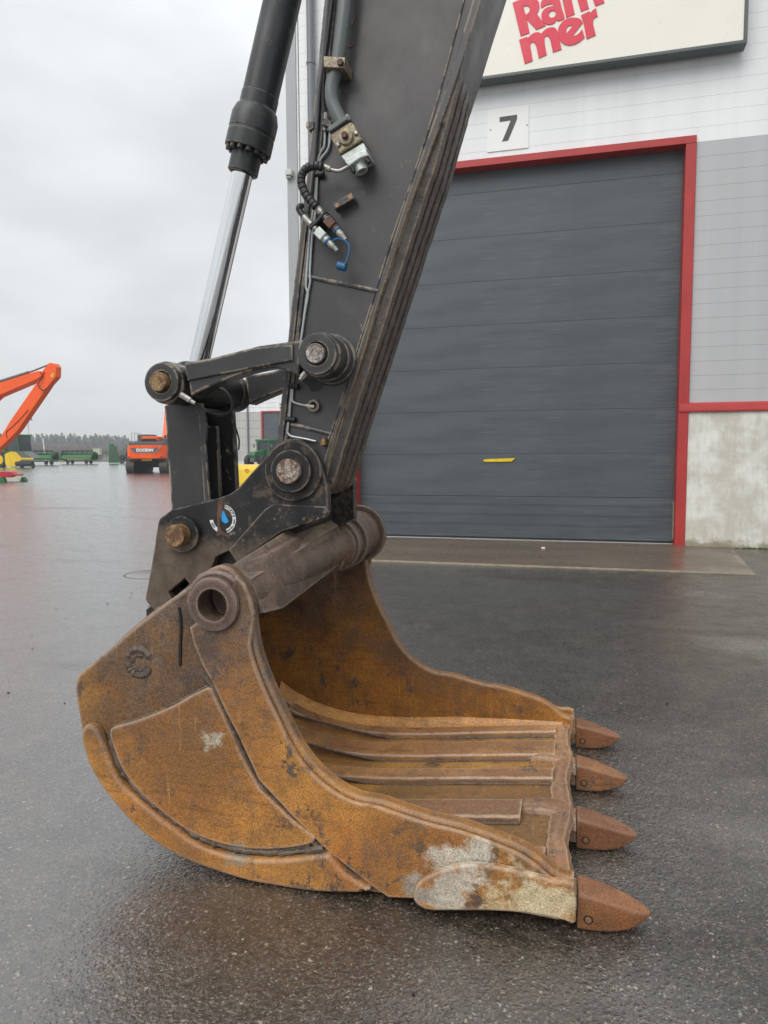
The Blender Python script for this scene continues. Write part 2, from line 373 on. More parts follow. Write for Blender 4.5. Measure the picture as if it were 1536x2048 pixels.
def concrete():
    m = Mat('plinth_concrete'); x, y, z = m.xyz()
    c = m.mix(m.mr(m.noise(1.6, 7, .65), .42, .58), (.53, .515, .45), (.72, .72, .68))
    c = m.mix(m.mr(m.noise(3.4, 6, .7, m.scale((3, 1, .35))), .48, .64, 0, .35), c, (.40, .37, .30))
    c = m.mix(m.mul(m.mr(m.math('ADD', z, m.mr(m.noise(5, 6, .7), .3, .7, -.1, .1)), .13, .03), .75), c, (.20, .155, .085))
    c = m.mix(m.mr(m.voro(9, 'F1'), .05, .02, 0, .4), c, (.25, .2, .14))
    m.addbump(m.noise(30, 6, .7), .25, .006)
    return m.done(c, .78, 0, .3)
M['concrete'] = concrete()
def apron():
    m = Mat('wet_apron_concrete')
    c = m.mix(m.mr(m.noise(1.1, 6, .6, m.scale((.5, 1.6, 1))), .3, .7), (.098, .071, .052), (.148, .110, .080))
    c = m.mix(m.mr(m.noise(120, 3), .55, .7, 0, .3), c, (.3, .26, .22))
    m.addbump(m.noise(70, 4), .05, .002)
    return m.done(c, m.mr(m.noise(1.4, 5), .4, .6, .22, .42), 0, .45)
M['apron'] = apron()
M['apron_edge'] = plain('pale_kerb_concrete', (.30, .255, .19), .8, 0, .2, 8)
def asphalt():
    m = Mat('wet_asphalt')
    wob = m.n('ShaderNodeTexNoise'); m.put(wob.inputs['Vector'], m.co); wob.inputs['Scale'].default_value = 60
    vm = m.n('ShaderNodeVectorMath', operation='MULTIPLY_ADD'); m.t.links.new(wob.outputs['Color'], vm.inputs[0]); vm.inputs[1].default_value = (.018, .018, 0); m.put(vm.inputs[2], m.co)
    wv = vm.outputs[0]
    def stones(sc):
        v = m.n('ShaderNodeTexVoronoi'); m.put(v.inputs['Vector'], wv); v.inputs['Scale'].default_value = sc
        s = m.n('ShaderNodeSeparateColor'); m.t.links.new(v.outputs['Color'], s.inputs[0]); return v.outputs['Distance'], s.outputs
    d1, s1 = stones(150); d2, s2 = stones(64)
    big = m.noise(.5, 6, .6); mid = m.noise(3, 6, .65)
    c = m.mix(m.mr(big, .3, .7), (.021, .0175, .0145), (.036, .030, .0245))
    c = m.mix(m.mr(m.noise(16, 6, .7), .42, .60, 0, .75), c, (.012, .0105, .0095))
    c = m.mix(m.mr(mid, .46, .62, 0, .7), c, (.044, .038, .032))
    c = m.mix(m.mr(s1[0], .1, 1, 0, 1), c, m.mix(1, c, (2.3, 2.25, 2.15), 'MULTIPLY'))
    stone = m.mul(m.math('GREATER_THAN', s1[1], .78), m.mr(d1, .5, .25))
    c = m.mix(m.mul(stone, .85), c, m.mix(s1[2], (.08, .068, .055), (.24, .21, .175)))  # pale stones here and below; wet glints are put into their colour too
    stone2 = m.mul(m.math('GREATER_THAN', s2[1], .84), m.mr(d2, .45, .2))
    c = m.mix(m.mul(stone2, .95), c, m.mix(s2[2], (.075, .065, .055), (.27, .24, .205)))
    c = m.mix(m.mul(m.mr(m.noise(1.7, 7, .75, m.scale((1, 1, 1), loc=(3.3, 8, 0))), .70, .76), .35), c, (.20, .18, .14))
    c = m.mix(m.mr(s2[0], .35, .9, 0, .8), c, m.mix(1, c, (1.8, 1.75, 1.65), 'MULTIPLY'))
    c = m.mix(m.mr(d1, .35, .7, 0, .7), c, m.mix(1, c, (.35, .34, .33), 'MULTIPLY'))
    film = m.mr(m.math('SUBTRACT', m.noise(.35, 6, .6, m.scale((.5, 1.4, 1))), m.mr(m.xyz()[0], -1.7, .9, -.16, .09)), .42, .58)           # where water stands between the stones
    h = m.math('ADD', m.mul(m.mr(d1, .0, .6, 1, 0), .35), m.mul(m.mr(d2, 0, .6, 1, 0), .65))
    m.addbump(m.mul(h, m.mr(film, 0, 1, 1, .6)), .9, .0042)
    m.addbump(m.noise(330, 2, .7), .5, .0022)
    rip = m.n('ShaderNodeBump'); rip.inputs['Strength'].default_value = .55; rip.inputs['Distance'].default_value = .004
    m.put(rip.inputs['Height'], m.math('ADD', m.mul(h, 1.25), m.math('ADD', m.noise(9, 5, .6, m.scale((.4, 1.4, 1))), m.mul(m.noise(1.6, 3, .5, m.scale((.4, 1.6, 1))), 2.5))))
    m.t.links.new(rip.outputs[0], m.b.inputs['Coat Normal'])
    m.put(m.b.inputs['Coat Weight'], m.mr(film, 0, 1, .15, 1.0)); m.put(m.b.inputs['Coat Roughness'], m.mr(film, 0, 1, .30, .16)); m.b.inputs['Coat IOR'].default_value = 2.1
    m.b.inputs['IOR'].default_value = 1.6
    return m.done(c, m.math('ADD', m.math('ADD', m.mr(film, 0, 1, .30, .18), m.mr(m.noise(5, 6, .7), .42, .58, -.06, .10)), m.mr(s1[0], 0, 1, -.12, .14)), 0, .5)
M['asphalt'] = asphalt()

# ================================================================== ground
def sheet(name, poly, z, mat):
    bm = bmesh.new(); bm.faces.new([bm.verts.new((a, b, z)) for a, b in poly]); return struct(ob(name, finish(bm), mat, flat=True))
sheet('asphalt_yard', [(-2600, -900), (2600, -900), (2600, 3800), (-2600, 3800)], 0, M['asphalt'])
ap = struct(ob('concrete_apron', MB().prism([(-4.05, 9.395), (2.15, 9.355), (2.42, 12.3), (-4.05, 12.3)], 'z', -.1, .016, .006).done(), M['apron']))
struct(ob('apron_kerb', MB().prism([(-4.06, 9.377), (2.158, 9.337), (2.15, 9.353), (-4.05, 9.393)], 'z', -.1, .021, .004).done(), M['apron_edge']))
# grit scattered on the wet yard
g = MB()
rg = random.Random(3)
for k in range(170):
    if k < 140: x, y = rg.uniform(-6, -1.2), rg.uniform(3.2, 11)
    else: x, y = rg.uniform(-1.5, 2.2), rg.uniform(1.6, 9)
    r = rg.choice([.003, .004, .005, .006, .008]); 
    q = bmesh.ops.create_icosphere(g.bm, subdivisions=1, radius=r)
    for v in q['verts']: v.co = Vector((v.co.x * rg.uniform(.8, 1.3), v.co.y * rg.uniform(.8, 1.3), v.co.z * .7)) + Vector((x, y, r * .4))
struct(ob('yard_grit', g.done(), plain('dark_grit', (.03, .026, .023), .6)), 'stuff')
mc = thing('manhole_cover', 'round iron manhole cover lying flush in the wet yard beside the coupler', 'manhole cover', (-5.05, 7.75, 0))
ob('ring', MB().ring((-5.05, 7.75, -.02), (-5.05, 7.75, .0016), .36, .335, 40).done(), plain('cast_iron', (.05, .048, .046), .4, .4), mc)
ob('lid', MB().cyl((-5.05, 7.75, -.02), (-5.05, 7.75, .0012), .33, 40).done(), M['asphalt'], mc)

# ================================================================== the hall with door 7
hall = thing('industrial_hall', 'white and grey panel clad hall with a red framed roller door behind the bucket', 'building', (-1, 11.9, 0))
XL, XR, DL, DR, DZ, WY = -4.86, 14., -3.655, 1.56, 6.085, 11.9
ob('wall', MB().mesh(plate([[(XL + .05, .0), (DL - .14, 0), (DL - .14, DZ + .1), (DR + .14, DZ + .1), (DR + .14, 0), (XR, 0), (XR, 11.2), (XL + .05, 11.2)]], 11.962, 12.3, .001)).box(XL + .05, XR, 12.302, 34, 9.5, 11.2).box(XL + .05, XL + .3, 12.302, 34, 0, 9.498).done(), M['trim'], hall)
ob('plinth', MB().box(DR + .152, XR, 11.885, 11.96, 0, 2.095, .004).box(XL + .02, DL - .232, 11.885, 11.96, 0, 2.095, .004).done(), M['concrete'], hall)
PIT = .2160
rows = []
def panel_rows(x0, x1, z0, n, mat, skip=None):
    proto = None
    for k in range(n):
        za = z0 + k * PIT
        if proto is None:
            me = MB().box(x0, x1, 11.9, 11.955, z0 + .001, z0 + PIT - .001, .0015).done()
            proto = ob('cladding_panel', me, mat, hall)
        else:
            o = proto.copy(); COL.objects.link(o); o.location.z = za - z0
panel_rows(XL + .235, XR, 6.105, 23, M['white_clad'])
panel_rows(DR + .155, XR, 6.105 - 18 * PIT + .0, 18, M['grey_clad'])
panel_rows(XL + .235, DL - .235, 6.105 - 18 * PIT, 18, M['grey_clad'])
ob('corner_trim', MB().box(XL, XL + .19, 11.87, 11.96, 0, 11.2, .004).box(XL - .0, XL + .02, 11.962, 12.4, 0, 11.2).done(), M['trim'], hall)
ob('corner_strip', MB().box(XL + .193, XL + .228, 11.88, 11.96, 0, 11.2, .004).done(), plain('pale_strip', (.62, .63, .64), .4), hall)
ob('base_flashing', MB().prism([(11.842, 2.098), (11.835, 2.128), (11.848, 2.215), (11.897, 2.24), (11.897, 2.098)], 'x', DR + .01, XR).done(), M['red'], hall)
fr = ob('door_frame', MB().box(DR, DR + .148, 11.86, 12.15, 0.0, DZ + .002, .006).box(DL - .148, DL, 11.86, 12.15, 0, DZ + .002, .006)
        .box(DL - .148, DR + .148, 11.858, 12.15, DZ + .004, DZ + .115, .006).done(), M['red'], hall)
dr = ob('roller_door', MB().box(DL + .01, DR - .01, 12.15, 12.17, .03, DZ + .2).done(), M['dark'], hall, flat=True)
proto = None
for k in range(9):
    z0 = .752 + (k - 1) * .7145; 
    if k == 0:
        mb = MB().box(DL, DR, 12.10, 12.145, .055, .748, .004)
        for zz in (.622, .600, .455, .433, .288, .266): mb.box(DL + .005, DR - .005, 12.0955, 12.101, zz, zz + .008)
        ob('door_section', mb.done(), M['door'], dr)
    elif proto is None:
        mb = MB().box(DL, DR, 12.10, 12.145, z0 + .0015, z0 + .7130, .003)
        proto = ob('door_section', mb.done(), M['door'], dr); zp = z0
    else:
        o = proto.copy(); COL.objects.link(o); o.location.z = z0 - zp
ob('door_seal', MB().box(DL, DR, 12.105, 12.15, .016, .052, .004).done(), M['dark'], dr)
ob('threshold_strip', MB().box(DL, DR, 12.05, 12.098, .014, .026, .003).done(), plain('threshold_metal', (.42, .42, .41), .4, .3), dr)
ob('yellow_handle', plate([(-1.477, 1.352), (-1.45, 1.376), (-.95, 1.394), (-.94, 1.388), (-1.0, 1.336), (-1.44, 1.330)], 12.085, 12.099, .004), plain('yellow_marker', (.72, .50, .01), .45, 0, .15, 15), dr)
ob('door_seal', MB().box(DR - .012, DR - .002, 12.02, 12.098, .1, .7).done(), M['apron_edge'], dr, label='torn pale piece of side seal')
dp = ob('downpipe', MB().cyl((-4.37, 11.80, .1), (-4.37, 11.80, 11.3), .066, 20).done(), M['pipe_grey'], hall)
for zz in (8.03, 4.9, 1.9):
    ob('pipe_bracket', MB().ring((-4.37, 11.80, zz - .02), (-4.37, 11.80, zz + .02), .078, .066, 24).box(-4.39, -4.35, 11.86, 11.9, zz - .015, zz + .015).done(), M['pipe_grey'], dp)
ob('wall_lamp', MB().box(-4.85, -4.735, 11.76, 11.868, 6.25, 6.345, .008).box(-4.855, -4.77, 11.79, 11.868, 6.215, 6.247, .004).done(), plain('pale_lamp_box', (.55, .56, .53), .5), hall)
mm = MB(); rm = random.Random(5)
for k in range(700):
    x = rm.uniform(2.42, 6.5); y = 11.88 - abs(rm.gauss(0, .025)); h = rm.uniform(.008, .03)
    a = rm.uniform(0, 6.28); dx, dy = math.cos(a) * .012, math.sin(a) * .012
    v = [mm.bm.verts.new(p) for p in ((x - dx, y - dy, 0), (x + dx, y + dy, 0), (x + dx * .2 + rm.uniform(-.01, .01), y - .006, h))]; mm.bm.faces.new(v)
struct(ob('moss', mm.done(), plain('green_moss', (.075, .12, .018), .8, 0, .4, 30), flat=True), 'stuff')

sg = thing('sign_board', 'large cream sign board with red slanted lettering hung high on the white wall', 'sign', (.3, 11.75, 7.3))
SL, SR, SB, ST = -2.3, 2.3, 7.285, 9.9
ob('panel', MB().box(SL + .05, SR - .05, 11.618, 11.66, SB + .05, ST - .05, .003).done(), plain('cream_sign_face', (.80, .78, .70), .35, 0, .03, 1), sg)
fm = MB()
for a in ((SL, SR, SB, SB + .047), (SL, SR, ST - .047, ST)): fm.box(a[0], a[1], 11.60, 11.84, a[2], a[3], .006)
for a in ((SL, SL + .047), (SR - .047, SR)): fm.box(a[0], a[1], 11.60, 11.84, SB + .049, ST - .049, .006)
ob('frame', fm.box(SL + .049, SR - .049, 11.68, 11.84, SB + .049, ST - .049).done(), plain('dark_green_grey_frame', (.085, .105, .105), .4, 0, .08, 3), sg)
ob('bracket', MB().box(SL + .3, SL + .36, 11.842, 11.898, SB + .1, ST - .1).box(SR - .36, SR - .3, 11.842, 11.898, SB + .1, ST - .1).done(), M['dark'], sg)
RD = plain('sign_red', (.66, .022, .062), .35, 0, .03, 2)
def glyph(outs): ob('letter', plate(outs, 11.606, 11.617, .0015, 1), RD, sg)
glyph([[(-1.009,8.349),(-0.875,8.383),(-0.768,8.389),(-0.661,8.359),(-0.612,8.289),(-0.603,8.231),(-0.616,8.172),(-0.644,8.135),(-0.613,8.089),(-0.577,8.037),(-0.555,8.008),(-0.507,7.940),(-0.648,7.903),(-0.791,8.075),(-0.749,7.871),(-0.882,7.844),(-0.947,8.099)],
       [(-0.847,8.268),(-0.799,8.274),(-0.761,8.251),(-0.747,8.213),(-0.760,8.173),(-0.808,8.141)]])
glyph([smoothpts([(-0.579,8.207),(-0.580,8.300),(-0.522,8.326),(-0.438,8.344),(-0.375,8.339),(-0.327,8.310),(-0.303,8.266),(-0.267,8.127),(-0.234,8.005),(-0.333,7.979),(-0.344,8.006),(-0.380,7.960),(-0.433,7.946),(-0.486,7.954),(-0.534,7.984),(-0.567,8.040),(-0.575,8.108),(-0.552,8.162),(-0.520,8.187),(-0.468,8.205),(-0.405,8.210),(-0.411,8.237),(-0.468,8.239),(-0.521,8.229)], 3, True),
       circ([(-0.414,8.091)][0], .051, 20)])
glyph([[(-0.297,8.408),(-0.208,8.008),(-0.084,8.040),(-0.128,8.228),(-0.139,8.290),(-0.103,8.320),(-0.061,8.288),(0.004,8.063),(0.120,8.089),(0.084,8.224),(0.073,8.297),(0.113,8.321),(0.150,8.284),(0.209,8.108),(0.339,8.136),(0.293,8.292),(0.245,8.380),(0.163,8.403),(0.072,8.348),(0.020,8.386),(-0.063,8.410),(-0.177,8.368),(-0.188,8.420)]])
glyph([[(-0.906,7.796),(-0.783,7.822),(-0.774,7.802),(-0.729,7.842),(-0.687,7.862),(-0.644,7.866),(-0.601,7.857),(-0.571,7.834),(-0.543,7.869),(-0.501,7.894),(-0.453,7.905),(-0.400,7.904),(-0.363,7.882),(-0.338,7.846),(-0.323,7.808),(-0.308,7.734),(-0.269,7.563),(-0.397,7.538),(-0.423,7.658),(-0.440,7.727),(-0.462,7.777),(-0.489,7.791),(-0.515,7.783),(-0.525,7.760),(-0.519,7.671),(-0.487,7.517),(-0.605,7.481),(-0.641,7.648),(-0.663,7.703),(-0.691,7.733),(-0.717,7.731),(-0.733,7.713),(-0.733,7.661),(-0.695,7.459),(-0.816,7.430)]])
glyph([[(0.034,7.899),(-0.117,7.728),(-0.052,7.737),(-0.006,7.769),(0.024,7.812),(0.066,7.687),(0.001,7.637),(-0.071,7.606),(-0.154,7.601),(-0.228,7.627),(-0.281,7.673),(-0.316,7.740),(-0.327,7.808),(-0.324,7.870),(-0.301,7.923),(-0.254,7.970),(-0.197,7.994),(-0.119,7.999),(-0.046,7.981),(0.004,7.953)],
       [(-0.199,7.784),(-0.207,7.832),(-0.195,7.866),(-0.159,7.888),(-0.112,7.879)]])
glyph([[(0.005,8.012),(0.130,8.050),(0.143,8.025),(0.174,8.058),(0.220,8.079),(0.248,7.958),(0.207,7.947),(0.185,7.915),(0.183,7.859),(0.225,7.694),(0.094,7.658),(0.047,7.885)]])
np_ = thing('number_plate', 'white square plate with a bold dark 7 on the wall above the roller door', 'sign', (-1.09, 11.88, 6.3))
ob('plate', MB().box(-1.412, -.762, 11.885, 11.897, 6.297, 6.952, .002).done(), plain('white_plate', (.82, .83, .82), .4, 0, .02, 2), np_)
ob('digit', plate([(-1.221,6.814),(-0.948,6.820),(-0.945,6.791),(-0.947,6.758),(-0.956,6.727),(-1.082,6.440),(-1.179,6.435),(-1.044,6.743),(-1.220,6.739)], 11.8805, 11.8845, .001, 1), plain('digit_grey', (.055, .058, .062), .45), np_)
for c in ([(-1.366,6.637)][0], [(-0.789,6.642)][0]):
    ob('screw', MB().cyl((c[0], 11.879, c[1]), (c[0], 11.885, c[1]), .010, 10, .001).done(), M['bolt_rust'], np_)
deb = thing('paper_scrap', 'tiny white scrap lying on the brown concrete apron', 'litter', (-.42, 11.1, .016))
ob('scrap', MB().prism([(-.45, 11.08), (-.40, 11.07), (-.39, 11.12), (-.43, 11.14)], 'z', .017, .035).done(), plain('white_scrap', (.75, .72, .66), .6), deb)

# ================================================================== the digging bucket
W0, W1 = 2.20, 3.66            # near and far outer faces
bk = thing('digging_bucket', 'rusty brown digging bucket with four pointed teeth resting on the wet asphalt', 'excavator bucket', (-.7, 2.95, 0))
front = smoothpts([(-1.056,0.916),(-1.040,0.819),(-0.999,0.709),(-0.948,0.607),(-0.899,0.513),(-0.841,0.438),(-0.767,0.380),(-0.686,0.345),(-0.604,0.339),(-0.522,0.321),(-0.428,0.303),(-0.320,0.290),(-0.217,0.266),(-0.134,0.242),(-0.073,0.208),(-0.026,0.171),(0.024,0.162)], 3)
eartop = smoothpts([(-1.388,0.976),(-1.323,1.019),(-1.260,1.066),(-1.220,1.098),(-1.177,1.114),(-1.138,1.105),(-1.109,1.078),(-1.080,1.037),(-1.062,0.983)], 3)
back = [(-1.771,0.680),(-1.787,0.627),(-1.778,0.544),(-1.768,0.477)]
outer = [(-1.762, .404), (-1.70, .30), (-1.632, .205), (-1.52, .11), (-1.379, .045), (-1.2, .014), (-1.018, .006), (-.68, .008), (-.3, .02), (.0, .03)]
side = eartop + front + [(.028, .07)] + outer[::-1][0:1] + smoothpts(outer[::-1], 3)[1:] + smoothpts(back[::-1], 3) + [(-1.494,0.899)]
hole = circ([(-1.188,0.982)][0], .056, 28)
HC = [(-1.188,0.982)][0]
for (a, b) in ((2.205, 2.262), (3.60, 3.655)):
    ob('side_plate', plate([side, hole], a, b, .012, 3), M['bucket'], bk)
bore = lambda y0, y1: MB().ring((HC[0], y0, HC[1]), (HC[0], y1, HC[1]), .096, .056, 40, .014).done()
ob('boss', bore(2.165, 2.29), M['tube'], bk); ob('boss', bore(3.57, 3.69), M['tube'], bk)
ob('bore_sleeve', MB().ring((HC[0], 2.30, HC[1]), (HC[0], 2.72, HC[1]), .07, .056, 32, .002).cyl((HC[0], 2.70, HC[1]), (HC[0], 2.71, HC[1]), .056).done(), M['tube'], bk)
# the wrapper: curved back and floor
inner = smoothpts([(.0, .126), (-.104, .117), (-.405, .082), (-.739, .042), (-.973, .026), (-1.157, .032), (-1.357, .074), (-1.55, .168), (-1.67, .30), (-1.725, .43), (-1.745, .55), (-1.74, .66), (-1.62, .785), (-1.44, .93)], 4)
def shell(y0, y1, th):
    n = len(inner); top = []; bot = []
    for i, p in enumerate(inner):
        a, b = Vector(inner[max(i - 1, 0)]), Vector(inner[min(i + 1, n - 1)]); t = (b - a).normalized(); nn = Vector((-t.y, t.x))
        top.append(p); bot.append((p[0] + nn.x * -th, p[1] + nn.y * -th) if nn.y > 0 or True else p)
    return top, bot
top, bot = shell(0, 0, -.020)
if bot[10][1] > top[10][1]: top, bot = shell(0, 0, .020)
ny = 9
secs = []
for k in range(ny):
    y = 2.255 + (3.605 - 2.255) * k / (ny - 1); secs.append([(a, y, b) for a, b in top + bot[::-1]])
ob('shell', MB().loft(secs).done(), M['bucket_in'], bk)
lipc = [(-.10, .066), (-.10, .121), (-.02, .131), (.012, .128), (.026, .108), (.022, .082), (.0, .068)]
def lipsec(y, d, e):
    q = .035 + rl.uniform(-.004, .004)
    return [(a + (d if a > -.05 else q), y, b + e * (b > .1)) for a, b in lipc]
secs = []; rl = random.Random(2)
for k in range(46):
    y = 2.262 + 1.34 * k / 45; ph = ((y - 2.26) / .475) % 1
    d = -.018 * math.sin(math.pi * ph) ** 2 + rl.uniform(-.003, .003); secs.append(lipsec(y, d, .012 * math.sin(math.pi * ph) ** 2 + rl.uniform(-.003, .003)))
ob('cutting_lip', MB().loft(secs).done(), M['floor'], bk)
# wear bars welded along the floor
def floor_z(x):
    for (a, b), (c, d) in zip(inner, inner[1:]):
        if c <= x <= a: return b + (d - b) * (x - a) / (c - a)
    return inner[0][1]
for (ya, yb, xs, xe) in ((3.44, 3.53, -.06, -1.45), (3.17, 3.33, -.058, -1.45), (2.93, 3.03, -.06, -1.4), (2.60, 2.74, -.17, -1.4), (2.30, 2.40, -.07, -1.3)):
    secs = []; n = 26
    for k in range(n + 1):
        x = xs + (xe - xs) * k / n; z = floor_z(x); j = rl.uniform(-.003, .003)
        secs.append([(x, ya + j, z - .008), (x, ya + j, z + .022), (x, ya + .006 + j, z + .029), (x, yb - .006, z + .029), (x, yb, z + .02), (x, yb, z - .008)])
    ob('wear_bar', MB().loft(secs).done(), M['floor'], bk)
    ob('weld_bead', weld([(x, ya - .006, floor_z(x) + .004) for x in (xs, xs * .7 + xe * .3, xs * .4 + xe * .6, xe)], .006), M['weld'], bk)
fs = []
for k in range(30):
    x = -.06 - 1.5 * k / 29; z = floor_z(x); r = .035 + .05 * min(1, k / 10)
    fs.append([(x, 3.605 - r + r * math.sin(a), z - .002 + r - r * math.cos(a)) for a in [math.pi / 2 * q / 5 for q in range(6)]] + [(x, 3.608, z + r), (x, 3.608, z - .004), (x, 3.605 - r, z - .004)])
ob('corner_fillet', MB().loft(fs).done(), M['sludge'], bk)
jx = [(x, 3.592, floor_z(x) + .006) for x in (-.03, -.2, -.45, -.75, -.98, -1.16, -1.36, -1.5)]
ob('weld_bead', weld(jx, .012), M['sludge'], bk)
# plates on the near side (and the same pattern on the far side)
fan = smoothpts([(-1.224,0.684),(-1.289,0.650),(-1.363,0.606),(-1.505,0.541),(-1.606,0.506),(-1.624,0.484),(-1.618,0.446),(-1.581,0.354),(-1.515,0.275),(-1.423,0.209),(-1.305,0.145),(-1.161,0.116),(-1.003,0.124),(-0.854,0.163),(-0.829,0.192)], 3) + [(-0.916,0.245),(-1.033,0.341),(-1.100,0.457),(-1.162,0.591),(-1.208,0.681)]
rim = smoothpts([(-1.732,0.488),(-1.711,0.510),(-1.673,0.496),(-1.642,0.441),(-1.589,0.317),(-1.488,0.234),(-1.378,0.166),(-1.261,0.108),(-1.119,0.086),(-0.954,0.102),(-0.799,0.141),(-0.771,0.139),(-0.722,0.090),(-0.638,0.050),(-0.643,0.038)], 3) + smoothpts([(-0.675,0.027),(-0.830,0.006),(-0.999,-0.000),(-1.174,0.019),(-1.354,0.058),(-1.492,0.125),(-1.603,0.219),(-1.695,0.331),(-1.730,0.423),(-1.738,0.461)], 3)
rim = [(a, max(b, .004)) for a, b in rim]
frontp = [(-1.040,0.947),(-1.052,1.001),(-1.077,1.056),(-1.109,1.085),(-1.128,1.022),(-1.116,0.977),(-1.134,0.935),(-1.169,0.908),(-1.215,0.898),(-1.259,0.915),(-1.289,0.892),(-1.275,0.830)] + [(-1.243,0.758),(-1.213,0.711),(-1.163,0.609),(-1.113,0.520),(-1.039,0.368),(-0.914,0.252),(-0.790,0.147),(-0.633,0.045),(-0.574,0.014),(-0.358,0.042)] + [(-.02, .03), (.012, .075)] + [(a - .012, b - .012) for a, b in front[::-1][3:-2]]
frontp = [p for p in frontp]
cutter = [(-0.481,0.056),(-0.467,0.102),(-0.426,0.137),(-0.363,0.172),(-0.295,0.193),(-0.201,0.198),(-0.109,0.189),(-0.037,0.179),(0.023,0.175),(0.030,0.055),(-0.004,0.055),(-0.107,0.059),(-0.240,0.047),(-0.412,0.018),(-0.450,0.020),(-0.475,0.035)]
for (f, tag_) in ((lambda a, b: (a, b), 0), (lambda a, b: (5.86 - b, 5.86 - a), 1)):
    ob('wear_plate', plate(fan, *f(2.180, 2.204), .006), M['bucket_low'], bk)
    ob('rim_strip', plate(rim, *f(2.165, 2.204), .012, 3), M['bucket_low'], bk)
    ob('front_plate', plate(frontp, *f(2.186, 2.204), .006), M['bucket_low'], bk)
    ob('side_cutter', plate(smoothpts(cutter, 2, True), *f(2.150, 2.179), .009, 3), M['bucket_low'], bk)
seam = [(a, 2.197, b) for a, b in [(-1.235,0.715),(-1.206,0.676),(-1.169,0.593),(-1.115,0.487),(-1.042,0.350),(-0.918,0.237),(-0.794,0.128),(-0.636,0.030)]]
ob('weld_bead', weld(seam, .011, .5), M['weld'], bk)
ob('weld_bead', weld([(a, 2.196, max(b, .02)) for a, b in [(-1.635,0.485),(-1.619,0.417),(-1.577,0.327),(-1.487,0.247),(-1.378,0.179),(-1.261,0.120),(-1.119,0.101),(-0.954,0.114),(-0.803,0.151)]], .013, .9), M['weld'], bk)
ob('weld_bead', weld([(a, 2.198, b) for a, b in [(-1.625,0.486),(-1.625,0.434),(-1.588,0.341),(-1.524,0.263),(-1.432,0.196),(-1.313,0.135),(-1.164,0.102),(-1.006,0.112),(-0.852,0.153)]], .009, .5), M['weld'], bk)
ob('weld_bead', weld([(a, 2.200, b) for a, b in [(-1.620,0.500),(-1.508,0.540),(-1.366,0.606),(-1.228,0.686)]], .007, .5), M['weld'], bk)
ob('weld_bead', weld([(a, 2.204, b) for a, b in [(-1.338,0.960),(-1.332,0.896),(-1.337,0.824),(-1.341,0.747)]], .006, .4), M['dark'], bk)
cr = [(-1.507,0.746)][0]
ob('weld_bead', weld([(a, 2.2185, b) for a, b in circ(cr, .048, 14, 20, 340)], .020, .25), M['scar'], bk, label='lumpy ring shaped weld scar')
ob('weld_bead', weld([(a, 2.213, b) for a, b in circ(cr, .028, 10, 60, 290)], .0125, .3), M['scar'], bk)
ob('weld_bead', weld([(a, 2.207, b) for a, b in circ(HC, .104, 20, 0, 360)], .013, .3), M['tube'], bk)
# teeth with adapters
def ringx(q): return [(q[0][0], a, b) for a, b in smoothpts([(p[1], p[2]) for p in q], 2, True)]
def tooth(y, j):
    secs = []
    #        x, zlo, ztop, half width
    prof = [(.036, .002, .119, .057), (.041, .0, .122, .060), (.09, .0, .113, .059), (.14, .003, .100, .054), (.19, .014, .086, .047), (.218, .027, .077, .038), (.238, .039, .070, .028), (.250, .048, .064, .018), (.256, .053, .059, .008)]
    for x, a, b, h in prof:
        q = []; c = y + .06; zc = (a + b) / 2; hz = (b - a) / 2
        for k in range(28):
            t = 2 * math.pi * k / 28; ex = .24 if x < .15 else .24 + (x - .15) * 2.4
            cx, sz = math.cos(t), math.sin(t)
            q.append((x + j * .0, c + h * math.copysign(abs(cx) ** ex, cx), zc + hz * math.copysign(abs(sz) ** ex, sz)))
        secs.append(q)
    t = ob('tooth', MB().loft(secs).done(), M['tooth'], bk)
    ob('retaining_pin', MB().cyl((.069, y - .005, .042), (.069, y + .02, .042), .0105, 18, .003).done(), M['tooth'], t)
    ob('pin_socket', MB().ring((.069, y - .0015, .042), (.069, y + .02, .042), .0145, .0108, 20, .001).done(), M['dark'], t)
    hd = [(.034, y + .008, .012), (.034, y + .112, .012), (.034, y + .112, .112), (.034, y + .008, .112)]
    a = MB()
    asec = []
    for x, zt, hw in ((-.19, .122, .030), (-.15, .142, .040), (-.10, .150, .047), (-.05, .147, .050), (-.01, .136, .052), (.018, .120, .052), (.033, .112, .050)):
        asec.append([(x, y + .06 - hw, .062), (x, y + .06 - hw - .012, zt - .026), (x, y + .06 - hw * .8, zt - .006), (x, y + .06 - hw * .4, zt), (x, y + .06 + hw * .4, zt), (x, y + .06 + hw * .8, zt - .006), (x, y + .06 + hw + .012, zt - .026), (x, y + .06 + hw, .062)])
    ob('adapter', MB().loft([ringx(q) for q in asec]).prism([(-.02, .03), (.0345, .018), (.0345, .110), (-.02, .115)], 'y', y + .012, y + .108, .006).done(), M['floor'], bk)
for k, y in enumerate((2.195, 2.665, 3.145, 3.615)): tooth(y, rl.uniform(-.01, .01))
